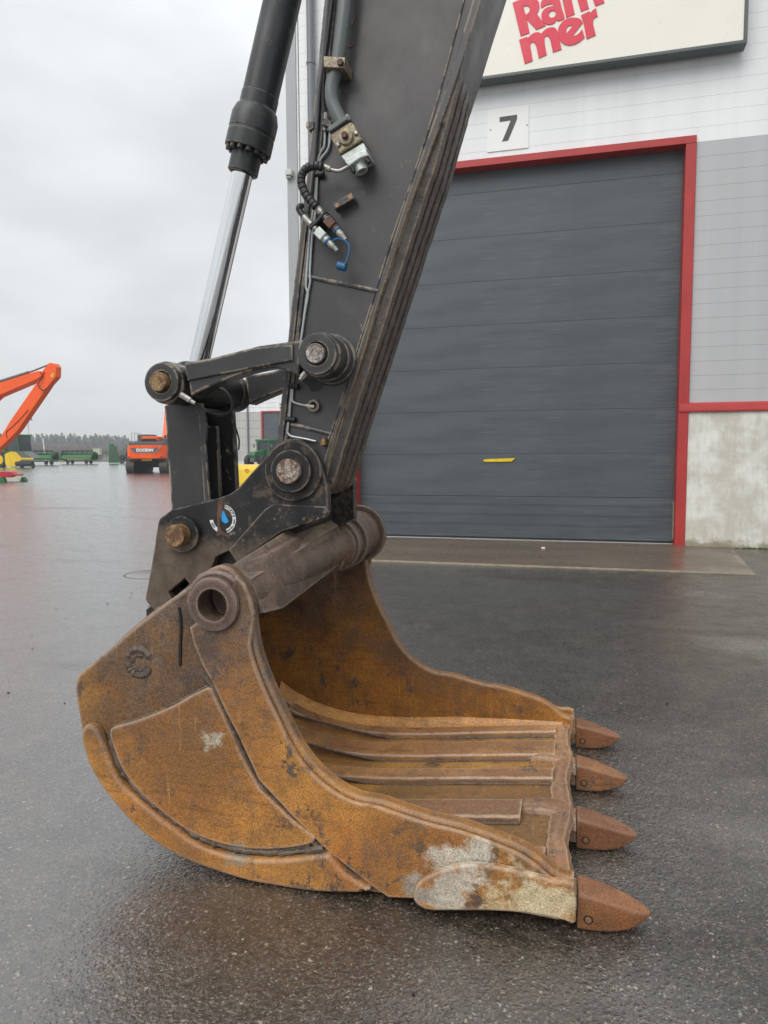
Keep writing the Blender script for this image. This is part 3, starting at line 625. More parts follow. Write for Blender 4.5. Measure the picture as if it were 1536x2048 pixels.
# cross tube with the saddle the coupler sits on
A0, A1 = Vector((-1.150, 2.26, .990)), Vector((-1.085, 3.62, 1.080))
ob('cross_tube', MB().lathe(A0, A1, [(0, .088), (.3, .086), (.8, .082), (.93, .084), (.95, .112), (1.36, .124)], 36).done(), M['tube'], bk)
sa = at_y([(-1.161,1.099),(-1.126,1.086),(-1.100,1.051),(-1.066,0.998),(-1.039,0.942),(-1.107,0.928)], 2.262)
sm_ = at_y([(-1.149,1.121),(-1.109,1.115),(-1.077,1.076),(-1.054,1.011),(-1.044,0.920),(-1.137,0.917)], 2.44)
sb = at_y([(-1.177,1.207),(-1.122,1.186),(-1.082,1.149),(-1.051,1.069),(-1.069,0.967),(-1.165,0.983)], 3.18)
def ringpts(q, n=2):
    return [(x, q[0][1], z) for x, z in smoothpts([(p[0], p[2]) for p in q], n, True)]
def lerp(A, B, t): return [tuple(a[i] + (b[i] - a[i]) * t for i in range(3)) for a, b in zip(A, B)]
ob('saddle', MB().loft([sa, sm_] + [lerp(sm_, sb, t) for t in (.25, .5, .75)] + [sb]).done(), M['tube'], bk)
ta = at_y([(-1.169,1.100),(-1.157,1.108),(-1.088,1.057),(-1.100,1.047)], 2.263); tb = at_y([(-1.183,1.210),(-1.173,1.222),(-1.066,1.157),(-1.081,1.143)], 3.172)
ob('saddle_plate', MB().loft([ta] + [[tuple(v + random.uniform(-.002, .002) for v in p) for p in lerp(ta, tb, t)] for t in (.12, .25, .37, .5, .62, .75, .87)] + [tb]).done(), M['saddle_top'], bk)
se = [(p[0], p[2]) for p in sb]; sx_, sz_ = sum(p[0] for p in se) / 6, sum(p[1] for p in se) / 6
ob('saddle_end', plate([(sx_ + (a - sx_) * 1.16, sz_ + (b - sz_) * 1.16) for a, b in smoothpts(se, 3, True)], 3.172, 3.20, .008), M['tube'], bk)
c0 = (A0 + (A1 - A0) * ((3.2 - 2.26) / 1.36)); 
for y0, y1, r in ((3.215, 3.25, .128), (3.31, 3.345, .136), (3.55, 3.585, .150)):
    t = ((y0 + y1) / 2 - 2.26) / 1.36; c = A0 + (A1 - A0) * t
    ob('tube_collar', MB().cyl((c.x, y0, c.z), (c.x, y1, c.z), r, 40, .01).done(), M['tube'], bk)

# ================================================================== the quick coupler
qc = thing('quick_coupler', 'black quick coupler plates with a torn round sticker joining the arm to the rusty bucket', 'quick coupler', (-1.2, 2.97, 1.0))
cp = [(-1.784,0.799),(-1.815,0.829),(-1.832,0.857),(-1.820,0.910),(-1.780,1.079),(-1.756,1.198),(-1.734,1.226),(-1.691,1.253),(-1.675,1.260),(-1.464,1.309)] + [(-1.408,1.328),(-1.367,1.354),(-1.213,1.511),(-1.150,1.555),(-1.099,1.559),(-1.039,1.526),(-0.998,1.463),(-0.985,1.422),(-0.969,1.359),(-0.966,1.262),(-0.981,1.233),(-1.175,1.173),(-1.377,1.046),(-1.418,1.085),(-1.481,1.057),(-1.501,1.007),(-1.551,0.956),(-1.661,0.858),(-1.737,0.805)]
cp = smoothpts(cp[:10], 2) + cp[10:]
slot = [(-1.718,0.890),(-1.634,0.956),(-1.610,0.933),(-1.700,0.859)]
ob('coupler_plate', plate([cp, slot], 2.742, 2.785, .005), M['coupler'], qc)
cp2 = [(a - .02, b + .0) for a, b in [(-1.747,0.857),(-1.832,0.857),(-1.820,0.910),(-1.780,1.079),(-1.756,1.198),(-1.734,1.226),(-1.691,1.253),(-1.675,1.260),(-1.464,1.309)] + [(-1.408,1.328),(-1.367,1.354),(-1.213,1.511),(-1.150,1.555),(-1.099,1.559),(-1.039,1.526),(-0.998,1.463),(-0.985,1.422),(-0.969,1.359),(-0.967,1.184),(-1.093,1.139)]]
ob('coupler_plate', plate(cp2, 3.175, 3.215, .005), M['coupler'], qc)
dbl = [(-1.211,1.285),(-1.191,1.289),(-0.975,1.282),(-0.963,1.264),(-0.980,1.235),(-1.168,1.173),(-1.375,1.039),(-1.411,1.090),(-1.243,1.265)]
ob('doubler_plate', plate(dbl, 2.727, 2.741, .004), M['coupler'], qc)
ob('slot_shade_block', MB().mesh(plate([(-1.802,0.806),(-1.741,0.957),(-1.417,1.135),(-1.204,1.226),(-1.090,1.260),(-1.086,1.197),(-1.422,0.925),(-1.671,0.790)], 2.80, 3.16, .004)).done(), M['dark'], qc)  # dark block added behind the plate so its slots show black like shade
ob('lock_cylinder', MB().cyl((-1.66, 2.80, .935), (-1.66, 3.16, .935), .05).cyl((-1.60, 2.80, .90), (-1.60, 3.15, .90), .05).done(), M['dark'], qc)
hk = [(-1.845,0.801),(-1.819,0.822),(-1.772,0.805),(-1.735,0.766),(-1.842,0.756)]
ob('latch', plate([(a + .0, b) for a, b in hk], 2.76, 3.1, .006), M['dark'], qc)
U = [(-1.113,1.426)][0]; L = [(-1.625,1.153)][0]
def pin_at(c, yc, r_col, y_face, r_pin, mat, col_mat, name='pin'):
    ob('pin_collar', MB().cyl((c[0], yc, c[1]), (c[0], 2.742, c[1]), r_col, 44, .006).done(), col_mat, qc)
    p = ob(name, MB().cyl((c[0], y_face, c[1]), (c[0], yc + .002, c[1]), r_pin, 36, .006).done(), mat, qc)
    return p
ob('pin_collar', MB().cyl((U[0], 2.725, U[1]), (U[0], 2.741, U[1]), .125, 44, .008).done(), M['coupler'], qc)
pin_at(U, 2.70, .088, 2.672, .051, M['pin_mixed'], M['coupler'])
pin_at(L, 2.712, .079, 2.655, .047, M['pin_rusty'], M['coupler'])
ob('pin', MB().cyl((U[0], 2.745, U[1]), (U[0], 3.23, U[1]), .05).cyl((L[0], 2.745, L[1]), (L[0], 3.23, L[1]), .046).done(), M['coupler'], qc)
# torn round sticker
LG = [(-1.442,1.221)][0]
dec = MB(); RO, RI = .062, .046
for a0, a1 in ((-72, 78), (186, 246)):
    n = 14; o_ = circ(LG, RO, n, a0, a1); i_ = circ(LG, RI, n, a0, a1)
    o_ = [(x + random.uniform(-.001, .001), z + random.uniform(-.001, .001)) for x, z in o_]
    dec.mesh(plate(o_ + i_[::-1], 2.7405, 2.7418, .0004, 1))
st = ob('sticker', dec.done(), plain('sticker_white', (.72, .74, .74), .4, 0, .05, 20), qc)
ob('sticker_emblem', plate([(-1.447,1.265),(-1.436,1.255),(-1.427,1.235),(-1.414,1.210),(-1.428,1.201),(-1.446,1.211),(-1.449,1.234)], 2.7405, 2.7416, .0003, 1), plain('sticker_blue', (.02, .30, .68), .4, 0, .05, 20), st)
tm = MB()
def arc_text(txt, a0, step, flip=False, size=.0155):
    for k, ch in enumerate(txt):
        a = math.radians(a0 + step * k); r = (RO + RI) / 2
        tm.mesh(text_mesh(ch, LG[0] + r * math.cos(a), 2.7398, LG[1] + r * math.sin(a), size, .0006, .0006, a - math.pi / 2 + (math.pi if flip else 0)))
arc_text('STUOTE', 72, -11.5); arc_text('works.com', -66, 7.6, True, .0125); arc_text('HH', 205, 13, True)
struct(ob('sticker_lettering', tm.done(), M['dark'], st, flat=True), 'stuff')
stn = [(-1.459,1.300),(-1.438,1.304),(-1.437,1.272),(-1.447,1.238),(-1.455,1.203),(-1.449,1.173),(-1.421,1.155),(-1.403,1.136),(-1.428,1.144),(-1.454,1.152),(-1.473,1.147),(-1.467,1.182),(-1.469,1.225),(-1.463,1.268)]
ob('rust_streak', plate(smoothpts(stn, 2, True), 2.7396, 2.7402, .0002, 1), M['bolt_rust'], qc)

# ================================================================== the excavator arm
arm = thing('excavator', 'dark grey excavator with its hose clad arm and chrome rod lowered before the roller door', 'excavator', (-1.0, 2.97, 1.4))
SA, SB_ = 2.80, 3.13
edge_r = [(0.027,4.328),(-0.273,3.427),(-0.358,3.180),(-0.442,2.928),(-0.583,2.571),(-0.713,2.208),(-0.795,1.972),(-0.869,1.763),(-0.940,1.557),(-0.985,1.418),(-0.999,1.383),(-1.035,1.353)]
edge_l = [(-0.798,4.555),(-0.936,3.548),(-0.972,3.278),(-1.043,2.709),(-1.127,2.134),(-1.165,1.856),(-1.207,1.553),(-1.216,1.428)]
def off(p, dx, dz=0): return [(a + dx, b + dz) for a, b in p]
nose = [(-1.089,1.302),(-1.168,1.333),(-1.216,1.428)]
body = off(edge_r[:-2], -.030) + [(edge_r[-1][0] - .03, edge_r[-1][1] + .02)] + off(nose[:2], 0, .02) + off(edge_l[::-1], .020)
ob('stick', plate(body, SA + .006, SB_ - .006, .003), M['paint'], arm)
def strip(line, d, y0, y1, name, mat, bev=.003, tail=0):
    inn = off(line, d); ob(name, plate(line + inn[::-1], y0, y1, bev), mat, arm)
strip(edge_l, .026, SA - .012, SB_ + .012, 'top_plate', M['paint'])
bl = smoothpts(edge_r, 3); inn = off(bl, -.034, .0)
ob('bottom_plate', plate(bl + inn[::-1], SA - .002, SB_ + .002, .005), M['paint'], arm)
ob('side_rail', plate(off(edge_l, .028) + off(edge_l[::-1], .044), SA - .004, SA + .01, .003), M['paint'], arm)
# four worn ribs along the underside
rr = random.Random(11)
ribline = smoothpts([(-0.436,2.945),(-0.583,2.571),(-0.713,2.208),(-0.795,1.972),(-0.869,1.763),(-0.940,1.557),(-0.985,1.418),(-1.003,1.379),(-1.039,1.349)], 4)
for k in range(4):
    y0 = SA + .008 + k * .082; lead = 0
    secs = []; pts_ = ribline[lead:]
    n = len(pts_)
    dense = []
    for u, v in zip(pts_, pts_[1:]): dense += [tuple(u[j] + (v[j] - u[j]) * t / 3 for j in (0, 1)) for t in range(3)]
    pts_ = dense + [pts_[-1]]; n = len(pts_); j = 0
    for i, p in enumerate(pts_):
        a, b = Vector(pts_[max(i - 2, 0)]), Vector(pts_[min(i + 2, n - 1)]); t = (b - a).normalized(); nn = Vector((-t.y, t.x))
        if nn.dot(Vector((.9, -.4))) < 0: nn = -nn
        h = .036 * min(1, i / 11 + .03) + rr.uniform(-.0012, .0012); j = .8 * j + rr.uniform(-.0006, .0006)
        w = .050
        f = lambda hh, y: (p[0] + nn.x * hh, y, p[1] + nn.y * hh)
        secs.append([f(-.003, y0 - .002 + j), f(h + rr.uniform(-.0012, .0006), y0 + j + rr.uniform(-.0008, .0008)), f(h + rr.uniform(-.0012, .0006), y0 + w + j), f(-.003, y0 + w + .002 + j)])
    ob('wear_rib', MB().loft(secs).done(), M['rib'], arm)
ob('weld_bead', weld([(a, SA - .004, b) for a, b in [(-0.507,2.768),(-0.581,2.589),(-0.657,2.396),(-0.715,2.228),(-0.759,2.112),(-0.808,1.953),(-0.869,1.783),(-0.928,1.634),(-0.964,1.516),(-0.983,1.429)]], .006, .4), M['rib'], arm)
# seams of the doubler plates, small lugs
def seam_bar(px, r=.009):
    ob('weld_seam', MB().tube([(a, SA + .004, b) for a, b in px], r, 8, 3).done(), M['paint'], arm)
seam_bar([(-1.083,2.226),(-0.924,2.185),(-0.763,2.143)]); seam_bar([(-1.147,1.621),(-1.062,1.601),(-0.970,1.577)])
seam_bar([(-0.411,3.241),(-0.520,2.862),(-0.633,2.540),(-0.710,2.337),(-0.788,2.110),(-0.892,1.812),(-0.957,1.622),(-0.986,1.553)], .004)
st_ = [(-0.609,2.611),(-0.597,2.597),(-0.601,2.574),(-0.611,2.553),(-0.621,2.524),(-0.629,2.513),(-0.629,2.540),(-0.623,2.567),(-0.619,2.593)]
ob('rust_streak', plate(smoothpts(st_, 2, True), SA + .0035, SA + .0056, .0004, 1), M['bolt_rust'], arm)
ob('rust_streak', plate([(-0.895,3.089),(-0.879,3.097),(-0.854,3.101),(-0.848,3.097),(-0.867,3.088)], SA + .004, SA + .0056, .0004, 1), M['bolt_rust'], arm)
ob('rust_streak', plate([(-0.888,3.173),(-0.870,3.174),(-0.859,3.189),(-0.857,3.208),(-0.853,3.205),(-0.855,3.185),(-0.866,3.168)], SA + .004, SA + .0056, .0004, 1), M['bolt_rust'], arm)
ob('oil_stain', plate(smoothpts([(-1.086,1.818),(-1.055,1.805),(-0.993,1.807),(-0.981,1.795),(-1.005,1.775),(-1.016,1.759),(-1.034,1.755),(-1.056,1.754),(-1.068,1.777),(-1.090,1.792)], 2, True), SA + .0045, SA + .0056, .0004, 1), M['dark'], arm)
ob('lug', MB().mesh(plate([(-0.997,1.561),(-0.986,1.561),(-0.986,1.532),(-1.004,1.528),(-1.006,1.544)], 2.765, 2.806, .003)).done(), M['pin_rusty'], arm)
# bosses on the stick
UB = [(-0.960,1.880)][0]
ob('boss', MB().cyl((UB[0], 2.735, UB[1]), (UB[0], 2.81, UB[1]), .092, 44, .006).done(), M['paint'], arm)
ob('boss', MB().cyl((UB[0], 2.785, UB[1]), (UB[0], 2.812, UB[1]), .105, 44, .012).done(), M['paint'], arm)
ob('boss', MB().cyl((U[0], 2.79, U[1]), (U[0], 3.16, U[1]), .115, 44, .012).done(), M['coupler'], arm)

# tipping links: a near and a far one
LB = [(-1.638,1.793)][0]
top_ = [(-1.548,1.873),(-1.425,1.888),(-1.217,1.927),(-1.033,1.942)]; 
under = smoothpts([(-1.052,1.801),(-1.110,1.826),(-1.168,1.839),(-1.288,1.820),(-1.428,1.775),(-1.527,1.737)], 3)
def ring_union(c, r): return circ(c, r, 36)
def link(y0, y1, sgn):
    lk = ob('tipping_link', MB().mesh(plate(top_ + under, y0 + .012 * (sgn > 0), y1, .008)).cyl((UB[0], y0 - .0, UB[1]), (UB[0], y1 + .004, UB[1]), .088, 44, .010).cyl((LB[0], y0, LB[1]), (LB[0], y1 + .004, LB[1]), .088, 44, .010).done(), M['paint_link'], arm)
    return lk
lk = link(2.640, 2.735, 1)
ob('link_face', plate([(-1.546,1.866),(-1.440,1.879),(-1.215,1.919),(-1.071,1.923),(-1.070,1.862),(-1.216,1.842),(-1.372,1.820),(-1.534,1.798)], 2.640, 2.655, .005), M['paint_link'], lk)
for c, r in ((UB, .080), (LB, .079)):
    ob('link_ring', MB().ring((c[0], 2.612, c[1]), (c[0], 2.641, c[1]), r, .046, 44, .006).done(), M['paint_link'], lk)
ob('pin', MB().cyl((UB[0], 2.592, UB[1]), (UB[0], 3.35, UB[1]), .0385, 32, .006).done(), M['pin_bright'], lk)
ob('pin', MB().cyl((LB[0], 2.585, LB[1]), (LB[0], 3.35, LB[1]), .0400, 32, .006).done(), M['pin_rusty'], lk)
far = link(3.20, 3.29, -1)
def grease(px, name='grease_fitting'):
    a, b = px
    p0, p1 = Vector((a[0], 2.635, a[1])), Vector((b[0], 2.635, b[1])); n = (p1 - p0).length
    ob(name, MB().lathe(p0, p1, [(0, .010), (.001, .0125), (n * .68, .0125), (n * .7, .008), (n, .008)], 6).done(), M['zinc'], lk)
grease([(-1.562,1.742),(-1.498,1.704)]); grease([(-1.012,1.812),(-1.038,1.786)])
# bucket link: channel section between the two pins
bl1 = [(-1.747,1.709),(-1.689,1.734),(-1.573,1.718),(-1.566,1.699),(-1.552,1.279),(-1.536,1.165),(-1.627,1.074),(-1.712,1.071),(-1.725,1.206)]
ob('bucket_link', MB().mesh(plate(bl1, 2.805, 2.835, .006)).mesh(plate(off(bl1, .0), 3.105, 3.135, .006))
   .prism(off([(-1.589,1.667),(-1.562,1.270),(-1.556,1.165),(-1.710,1.116),(-1.718,1.273),(-1.736,1.670)], -.0), 'y', 2.838, 2.842)
   .mesh(plate([(-1.737,1.703),(-1.703,1.702),(-1.682,1.229),(-1.714,1.228)], 2.836, 3.104, .004)).mesh(plate([(-1.688,1.625),(-1.571,1.624),(-1.561,1.231),(-1.662,1.229)], 2.95, 2.975, .004)).done(), M['paint_link'], arm)
ob('link_flange', plate([(-1.620,1.713),(-1.599,1.722),(-1.550,1.715),(-1.532,1.615),(-1.542,1.541)] + [(-1.529,1.319),(-1.521,1.275),(-1.555,1.275),(-1.572,1.667)], 2.79, 2.803, .004), M['paint_link'], arm)
ob('link_head', MB().cyl((LB[0], 2.735, LB[1]), (LB[0], 3.205, LB[1]), .085, 40, .01).done(), M['dark'], arm)
ob('link_foot', MB().cyl((L[0], 2.80, L[1]), (L[0], 3.14, L[1]), .085, 36, .01).done(), M['coupler'], arm)
# looped hose by the link head
ob('hose', MB().tube([(-1.591,2.850,1.735),(-1.546,2.850,1.773),(-1.497,2.850,1.783),(-1.462,2.850,1.760),(-1.441,2.850,1.719),(-1.449,2.850,1.684),(-1.486,2.850,1.668),(-1.539,2.850,1.671),(-1.578,2.850,1.678)] + [], .0075, 8, 6).done(), M['hose'], arm)
ob('hose', MB().tube([(-1.523,3.000,1.698),(-1.505,3.000,1.630),(-1.486,3.000,1.561),(-1.490,3.000,1.515)], .004, 6, 4).done(), M['hose'], arm)

# bucket cylinder
CA = [Vector((a, 2.97, b)) for a, b in [(-1.426,2.724),(-1.675,1.871)]]
axis = (CA[0] - CA[1]).normalized()
def along(vy):                      # point on the cylinder's axis at a height
    t = (vy - CA[0].z) / axis.z; return CA[0] + axis * t
zz = [q[1] for q in [(-1.426,2.724),(-1.395,2.801),(-1.395,2.816),(-1.379,2.879),(-1.374,2.891),(-1.356,2.981),(-1.346,3.009),(-1.235,3.398)]]
B0 = along(zz[0]); Lz = lambda i: (along(zz[i]) - B0).length
cy = ob('cylinder_barrel', MB().lathe(B0, B0 + axis, [(Lz(6) - .02, .07), (Lz(6) - .02, .080), (Lz(6) + .03, .0805), (Lz(6) + .034, .078), (1.9, .078)], 40).done(), M['cyl'], arm)
ob('gland', MB().lathe(B0, B0 + axis, [(Lz(2), .05), (Lz(2), .098), (Lz(2) + .003, .101), (Lz(3), .101), (Lz(3) + .002, .098), (Lz(4), .098), (Lz(4) + .002, .1015), (Lz(5) - .035, .1015), (Lz(5), .090), (Lz(6) - .02, .080)], 44).done(), M['cyl'], arm)
ob('gland_nose', MB().lathe(B0, B0 + axis, [(.0, .049), (.0, .060), (.006, .066), (Lz(2) + .01, .066)], 40, caps=False).done(), M['cyl'], arm)
ca = axis.orthogonal().normalized(); cb = axis.cross(ca)
proto = None
for k in range(14):
    a = 2 * math.pi * k / 14; c = B0 + axis * (Lz(2)) + (ca * math.cos(a) + cb * math.sin(a)) * .083
    if proto is None:
        proto = ob('gland_bolt', MB().cyl(c - axis * .016, c + axis * .004, .0125, 12, .002).done(), M['cyl'], arm); c00 = c
    else:
        o = proto.copy(); COL.objects.link(o); o.location = c - c00
ob('piston_rod', MB().cyl(CA[1], B0 + axis * .05, .0455, 48).done(), M['chrome'], arm)
ob('rod_eye', MB().cyl((CA[1].x, 2.86, CA[1].z - .05), (CA[1].x, 3.08, CA[1].z - .05), .09, 36, .01).done(), M['cyl'], arm)

# hydraulic pipe, valve block, hoses on the stick's near side
ob('hydraulic_pipe', MB().tube([(-0.708,2.745,4.474),(-0.848,2.745,3.442),(-0.866,2.745,3.265),(-0.885,2.745,3.123),(-0.907,2.745,2.997),(-0.930,2.745,2.926),(-0.931,2.745,2.870),(-0.915,2.745,2.827),(-0.887,2.745,2.772)], .0265, 18, 6).done(), M['pipe'], arm)
cb1 = [(-0.949,3.016),(-0.863,2.999),(-0.868,2.961),(-0.950,2.975)]
cl_ = ob('pipe_clamp', plate(cb1, 2.705, 2.802, .003), M['brass'], arm)
hx = [(-0.880,2.979)][0]
ob('clamp_bolt', MB().lathe((hx[0], 2.69, hx[1]), (hx[0], 2.706, hx[1]), [(0, .0115), (.002, .013), (.016, .013)], 6).done(), M['bolt_rust'], cl_)
fl = [(-0.931,2.746),(-0.853,2.784),(-0.842,2.769),(-0.925,2.727)]
vb = ob('valve_block', plate([(-0.926,2.727),(-0.845,2.763),(-0.829,2.750),(-0.797,2.690),(-0.890,2.648),(-0.922,2.707)], 2.702, 2.80, .006), M['brass'], arm)
ob('valve_flange', plate(fl, 2.69, 2.80, .004), M['pipe'], vb)
ob('valve_foot', plate([(-0.888,2.644),(-0.797,2.684),(-0.781,2.655),(-0.866,2.617)], 2.712, 2.79, .005), M['white_zinc'], vb)
ob('valve_ring', plate([(-0.868,2.616),(-0.830,2.641),(-0.783,2.653),(-0.770,2.626),(-0.804,2.618),(-0.850,2.593)], 2.695, 2.795, .006), M['white_zinc'], vb)
p0, p1 = [Vector((a, 2.735, b)) for a, b in [(-0.828,2.626),(-0.808,2.583)]]
ob('valve_port', MB().ring(p0, p1, .026, .018, 24, .003).done(), M['white_zinc'], vb)
bc = [(-0.860,2.703)][0]
ob('valve_boss', MB().cyl((bc[0], 2.688, bc[1]), (bc[0], 2.705, bc[1]), .029, 28, .004).done(), M['brass'], vb)
ob('valve_bolt', MB().lathe((bc[0], 2.668, bc[1]), (bc[0], 2.69, bc[1]), [(0, .006), (0, .012), (.014, .0135), (.022, .0135)], 6).done(), M['bolt_rust'], vb)
for q, mt in (([(-0.916,2.752),(-0.923,2.735)], 'zinc'), ([(-0.858,2.784),(-0.846,2.764)], 'zinc'), ([(-0.780,2.615),(-0.768,2.599)], 'dark'), ([(-0.840,2.594),(-0.828,2.571)], 'dark'), ([(-0.895,2.685),(-0.889,2.673)], 'zinc'), ([(-0.823,2.719),(-0.817,2.708)], 'zinc')):
    a, b = [Vector((x, 2.70, z)) for x, z in q]
    ob('valve_bolt', MB().cyl(a, b, .0085, 10, .002).done(), M[mt], vb)
# elbow and spiral wrapped hose down to the first coupling
ob('hose_fitting', MB().tube([(-0.856,2.720,2.605),(-0.877,2.720,2.596),(-0.897,2.720,2.591),(-0.918,2.720,2.595),(-0.934,2.720,2.602)], .0075, 10, 4).done(), M['zinc'], arm)
ob('hose_fitting', MB().lathe(*[Vector(p) for p in [(-0.930,2.720,2.600),(-0.975,2.720,2.619)]], [(0, .010), (.004, .0125), (.03, .0125), (.033, .011), (.045, .011)], 14).done(), M['zinc'], arm)
ob('wrapped_hose', MB().tube([(-0.958,2.700,2.605),(-0.988,2.700,2.613),(-1.022,2.700,2.607),(-1.043,2.700,2.583),(-1.045,2.700,2.550),(-1.029,2.700,2.510),(-1.007,2.700,2.481),(-0.986,2.700,2.457)], .0165, 12, 14, lambda i, n: .0170 if i % 7 else .0135).done(), M['hose'], arm)
def coupling(p, q, rusty):
    a, b = [Vector((x, 2.715, z)) for x, z in (p, q)]; L_ = (b - a).length; d = (b - a).normalized()
    c = ob('coupling', MB().lathe(a, b, [(0, .0115), (.003, .0145), (L_ * .24, .0145), (L_ * .25, .011), (L_ * .29, .011), (L_ * .30, .0150), (L_ * .37, .0150), (L_ * .38, .011), (L_ * .42, .011)], 16).done(), M['zinc'], arm)
    mt = M['bolt_rust'] if rusty else M['white_zinc']
    e = Vector((-d.z, 0, d.x)); m_ = a + d * (L_ * .53)
    poly = [(m_ + d * u + e * v) for u, v in ((-L_ * .10, -.018), (L_ * .10, -.018), (L_ * .10, .018), (-L_ * .10, .018))]
    ob('coupling_body', MB().mesh(plate([(v.x, v.z) for v in poly], 2.692, 2.738, .004)).lathe(a, b, [(L_ * .40, .012), (L_ * .42, .017), (L_ * .70, .017), (L_ * .72, .015)], 16).done(), mt, c)
    ob('coupling_collar', MB().ring(a + d * L_ * .70, a + d * L_ * .75, .0185, .012, 20, .002).done(), M['blue'], c)
    ob('coupling_tip', MB().lathe(a, b, [(L_ * .74, .014), (L_ * .86, .0138), (L_ * .88, .011), (L_ * .95, .010), (L_, .008)], 16).done(), M['zinc'], c)
coupling(*[(-1.000,2.472),(-0.870,2.326)], True); coupling(*[(-1.045,2.431),(-0.905,2.287)], False)
ob('hose_stub', MB().tube([(-1.037,2.715,2.420),(-1.051,2.715,2.441),(-1.063,2.715,2.459),(-1.061,2.715,2.469)] + [([(-1.070,2.760,2.488)][0])], .0125, 12, 5).done(), M['hose'], arm)
ob('coupling_bracket', plate([(-0.948,2.441),(-0.942,2.435),(-0.978,2.400),(-1.012,2.374),(-1.020,2.382)], 2.695, 2.803, .001), M['dark'], arm)
# blue dust cap on its strap
cs = [(-0.930,2.710,2.322),(-0.909,2.710,2.332),(-0.888,2.710,2.330),(-0.868,2.710,2.319),(-0.856,2.710,2.301),(-0.858,2.710,2.271),(-0.867,2.710,2.245),(-0.875,2.710,2.231)]
ob('cap_strap', MB().tube(cs, .0042, 6, 6).done(), M['blue'], arm)
p0, p1 = [Vector((a, 2.735, b)) for a, b in [(-0.912,2.239),(-0.877,2.227)]]
ob('dust_cap', MB().ring(p0, p1, .0165, .0125, 20, .002).cyl(p0 + (p1 - p0) * .6, p1, .0124, 16).tube([(-0.890,2.735,2.219),(-0.892,2.735,2.207)], .003, 6, 1).done(), M['blue'], arm)
br = ob('mounting_bar', plate([(-0.938,2.485),(-0.859,2.519),(-0.849,2.498),(-0.928,2.459)], 2.757, 2.803, .003), M['paint'], arm)
for q in [(-0.919,2.475),(-0.865,2.502)]:
    ob('threaded_hole', MB().ring((q[0], 2.755, q[1]), (q[0], 2.759, q[1]), .0082, .0045, 16, .001).cyl((q[0], 2.7562, q[1]), (q[0], 2.7575, q[1]), .0046, 10).done(), M['copper'], br)
# bare steel lines down the edge
for path in ([(-0.979,2.788),(-0.982,2.727),(-0.995,2.706),(-1.010,2.676),(-1.017,2.625),(-1.027,2.519),(-1.049,2.383),(-1.064,2.245),(-1.067,2.205),(-1.069,2.175),(-1.061,2.145),(-1.077,2.065),(-1.097,1.949)],
             [(-0.958,2.778),(-0.961,2.725),(-0.974,2.699),(-0.995,2.679),(-1.008,2.653),(-1.015,2.595),(-1.023,2.479),(-1.040,2.362),(-1.051,2.244),(-1.051,2.194),(-1.068,2.125),(-1.087,2.005),(-1.099,1.945)],
             [(-1.133,1.782),(-1.138,1.731),(-1.134,1.714),(-1.117,1.706),(-1.077,1.696),(-1.050,1.692)], [(-1.140,1.772),(-1.151,1.659),(-1.161,1.592),(-1.157,1.580),(-1.141,1.569),(-1.083,1.558),(-1.035,1.547)]):
    ob('steel_line', MB().tube([(a, SA - .005, b) for a, b in path], .0052, 8, 4).done(), M['line'], arm)
ob('line_port', MB().ring(([(-1.041,1.694)][0][0], 2.782, [(-1.041,1.694)][0][1]), ([(-1.041,1.694)][0][0], 2.81, [(-1.041,1.694)][0][1]), .026, .016, 28, .004).done(), M['paint'], arm)
ob('line_port', MB().cyl(*[(-1.075,2.790,1.696),(-1.035,2.790,1.689)], .010, 10).done(), M['zinc'], arm)
for (x, z) in [(-1.133,1.778),(-1.149,1.642),(-1.011,2.618)]:
    ob('line_clamp', MB().cyl((x - .02, 2.795, z), (x + .028, 2.79, z - .004), .012, 10).done(), M['dark'], arm)
mb1 = [(-1.053,2.820),(-1.021,2.818),(-1.022,2.791),(-1.043,2.784),(-1.054,2.797)]
ob('manifold', plate(mb1, 2.78, 3.1, .003), M['paint_link'], arm)
ob('manifold', plate([(-0.984,2.792),(-0.978,2.808),(-0.959,2.815),(-0.943,2.802),(-0.941,2.787),(-0.949,2.782)], 2.765, 2.81, .003), M['paint_link'], arm)
for q in ([(-0.976,2.797),(-0.976,2.778)], [(-0.957,2.792),(-0.957,2.775)], [(-0.972,2.819),(-0.971,2.846)]):
    ob('manifold_nut', MB().cyl(*[(a, SA - .012, b) for a, b in q], .0095, 8, .002).done(), M['zinc'], arm)
ob('cable', MB().tube([(a, SA - .01, b) for a, b in [(-0.777,4.539),(-0.931,3.486),(-0.950,3.287),(-0.964,3.159),(-0.978,3.029),(-0.984,2.898),(-0.976,2.836)]], .008, 8, 5).done(), M['hose'], arm)
ob('cable', MB().tube([(a, SA - .016, b) for a, b in [(-0.766,4.536),(-0.919,3.484),(-0.937,3.285),(-0.953,3.176),(-0.971,3.066),(-0.994,2.937),(-1.006,2.805),(-1.021,2.652),(-1.040,2.518)]], .006, 8, 5).done(), M['hose'], arm)

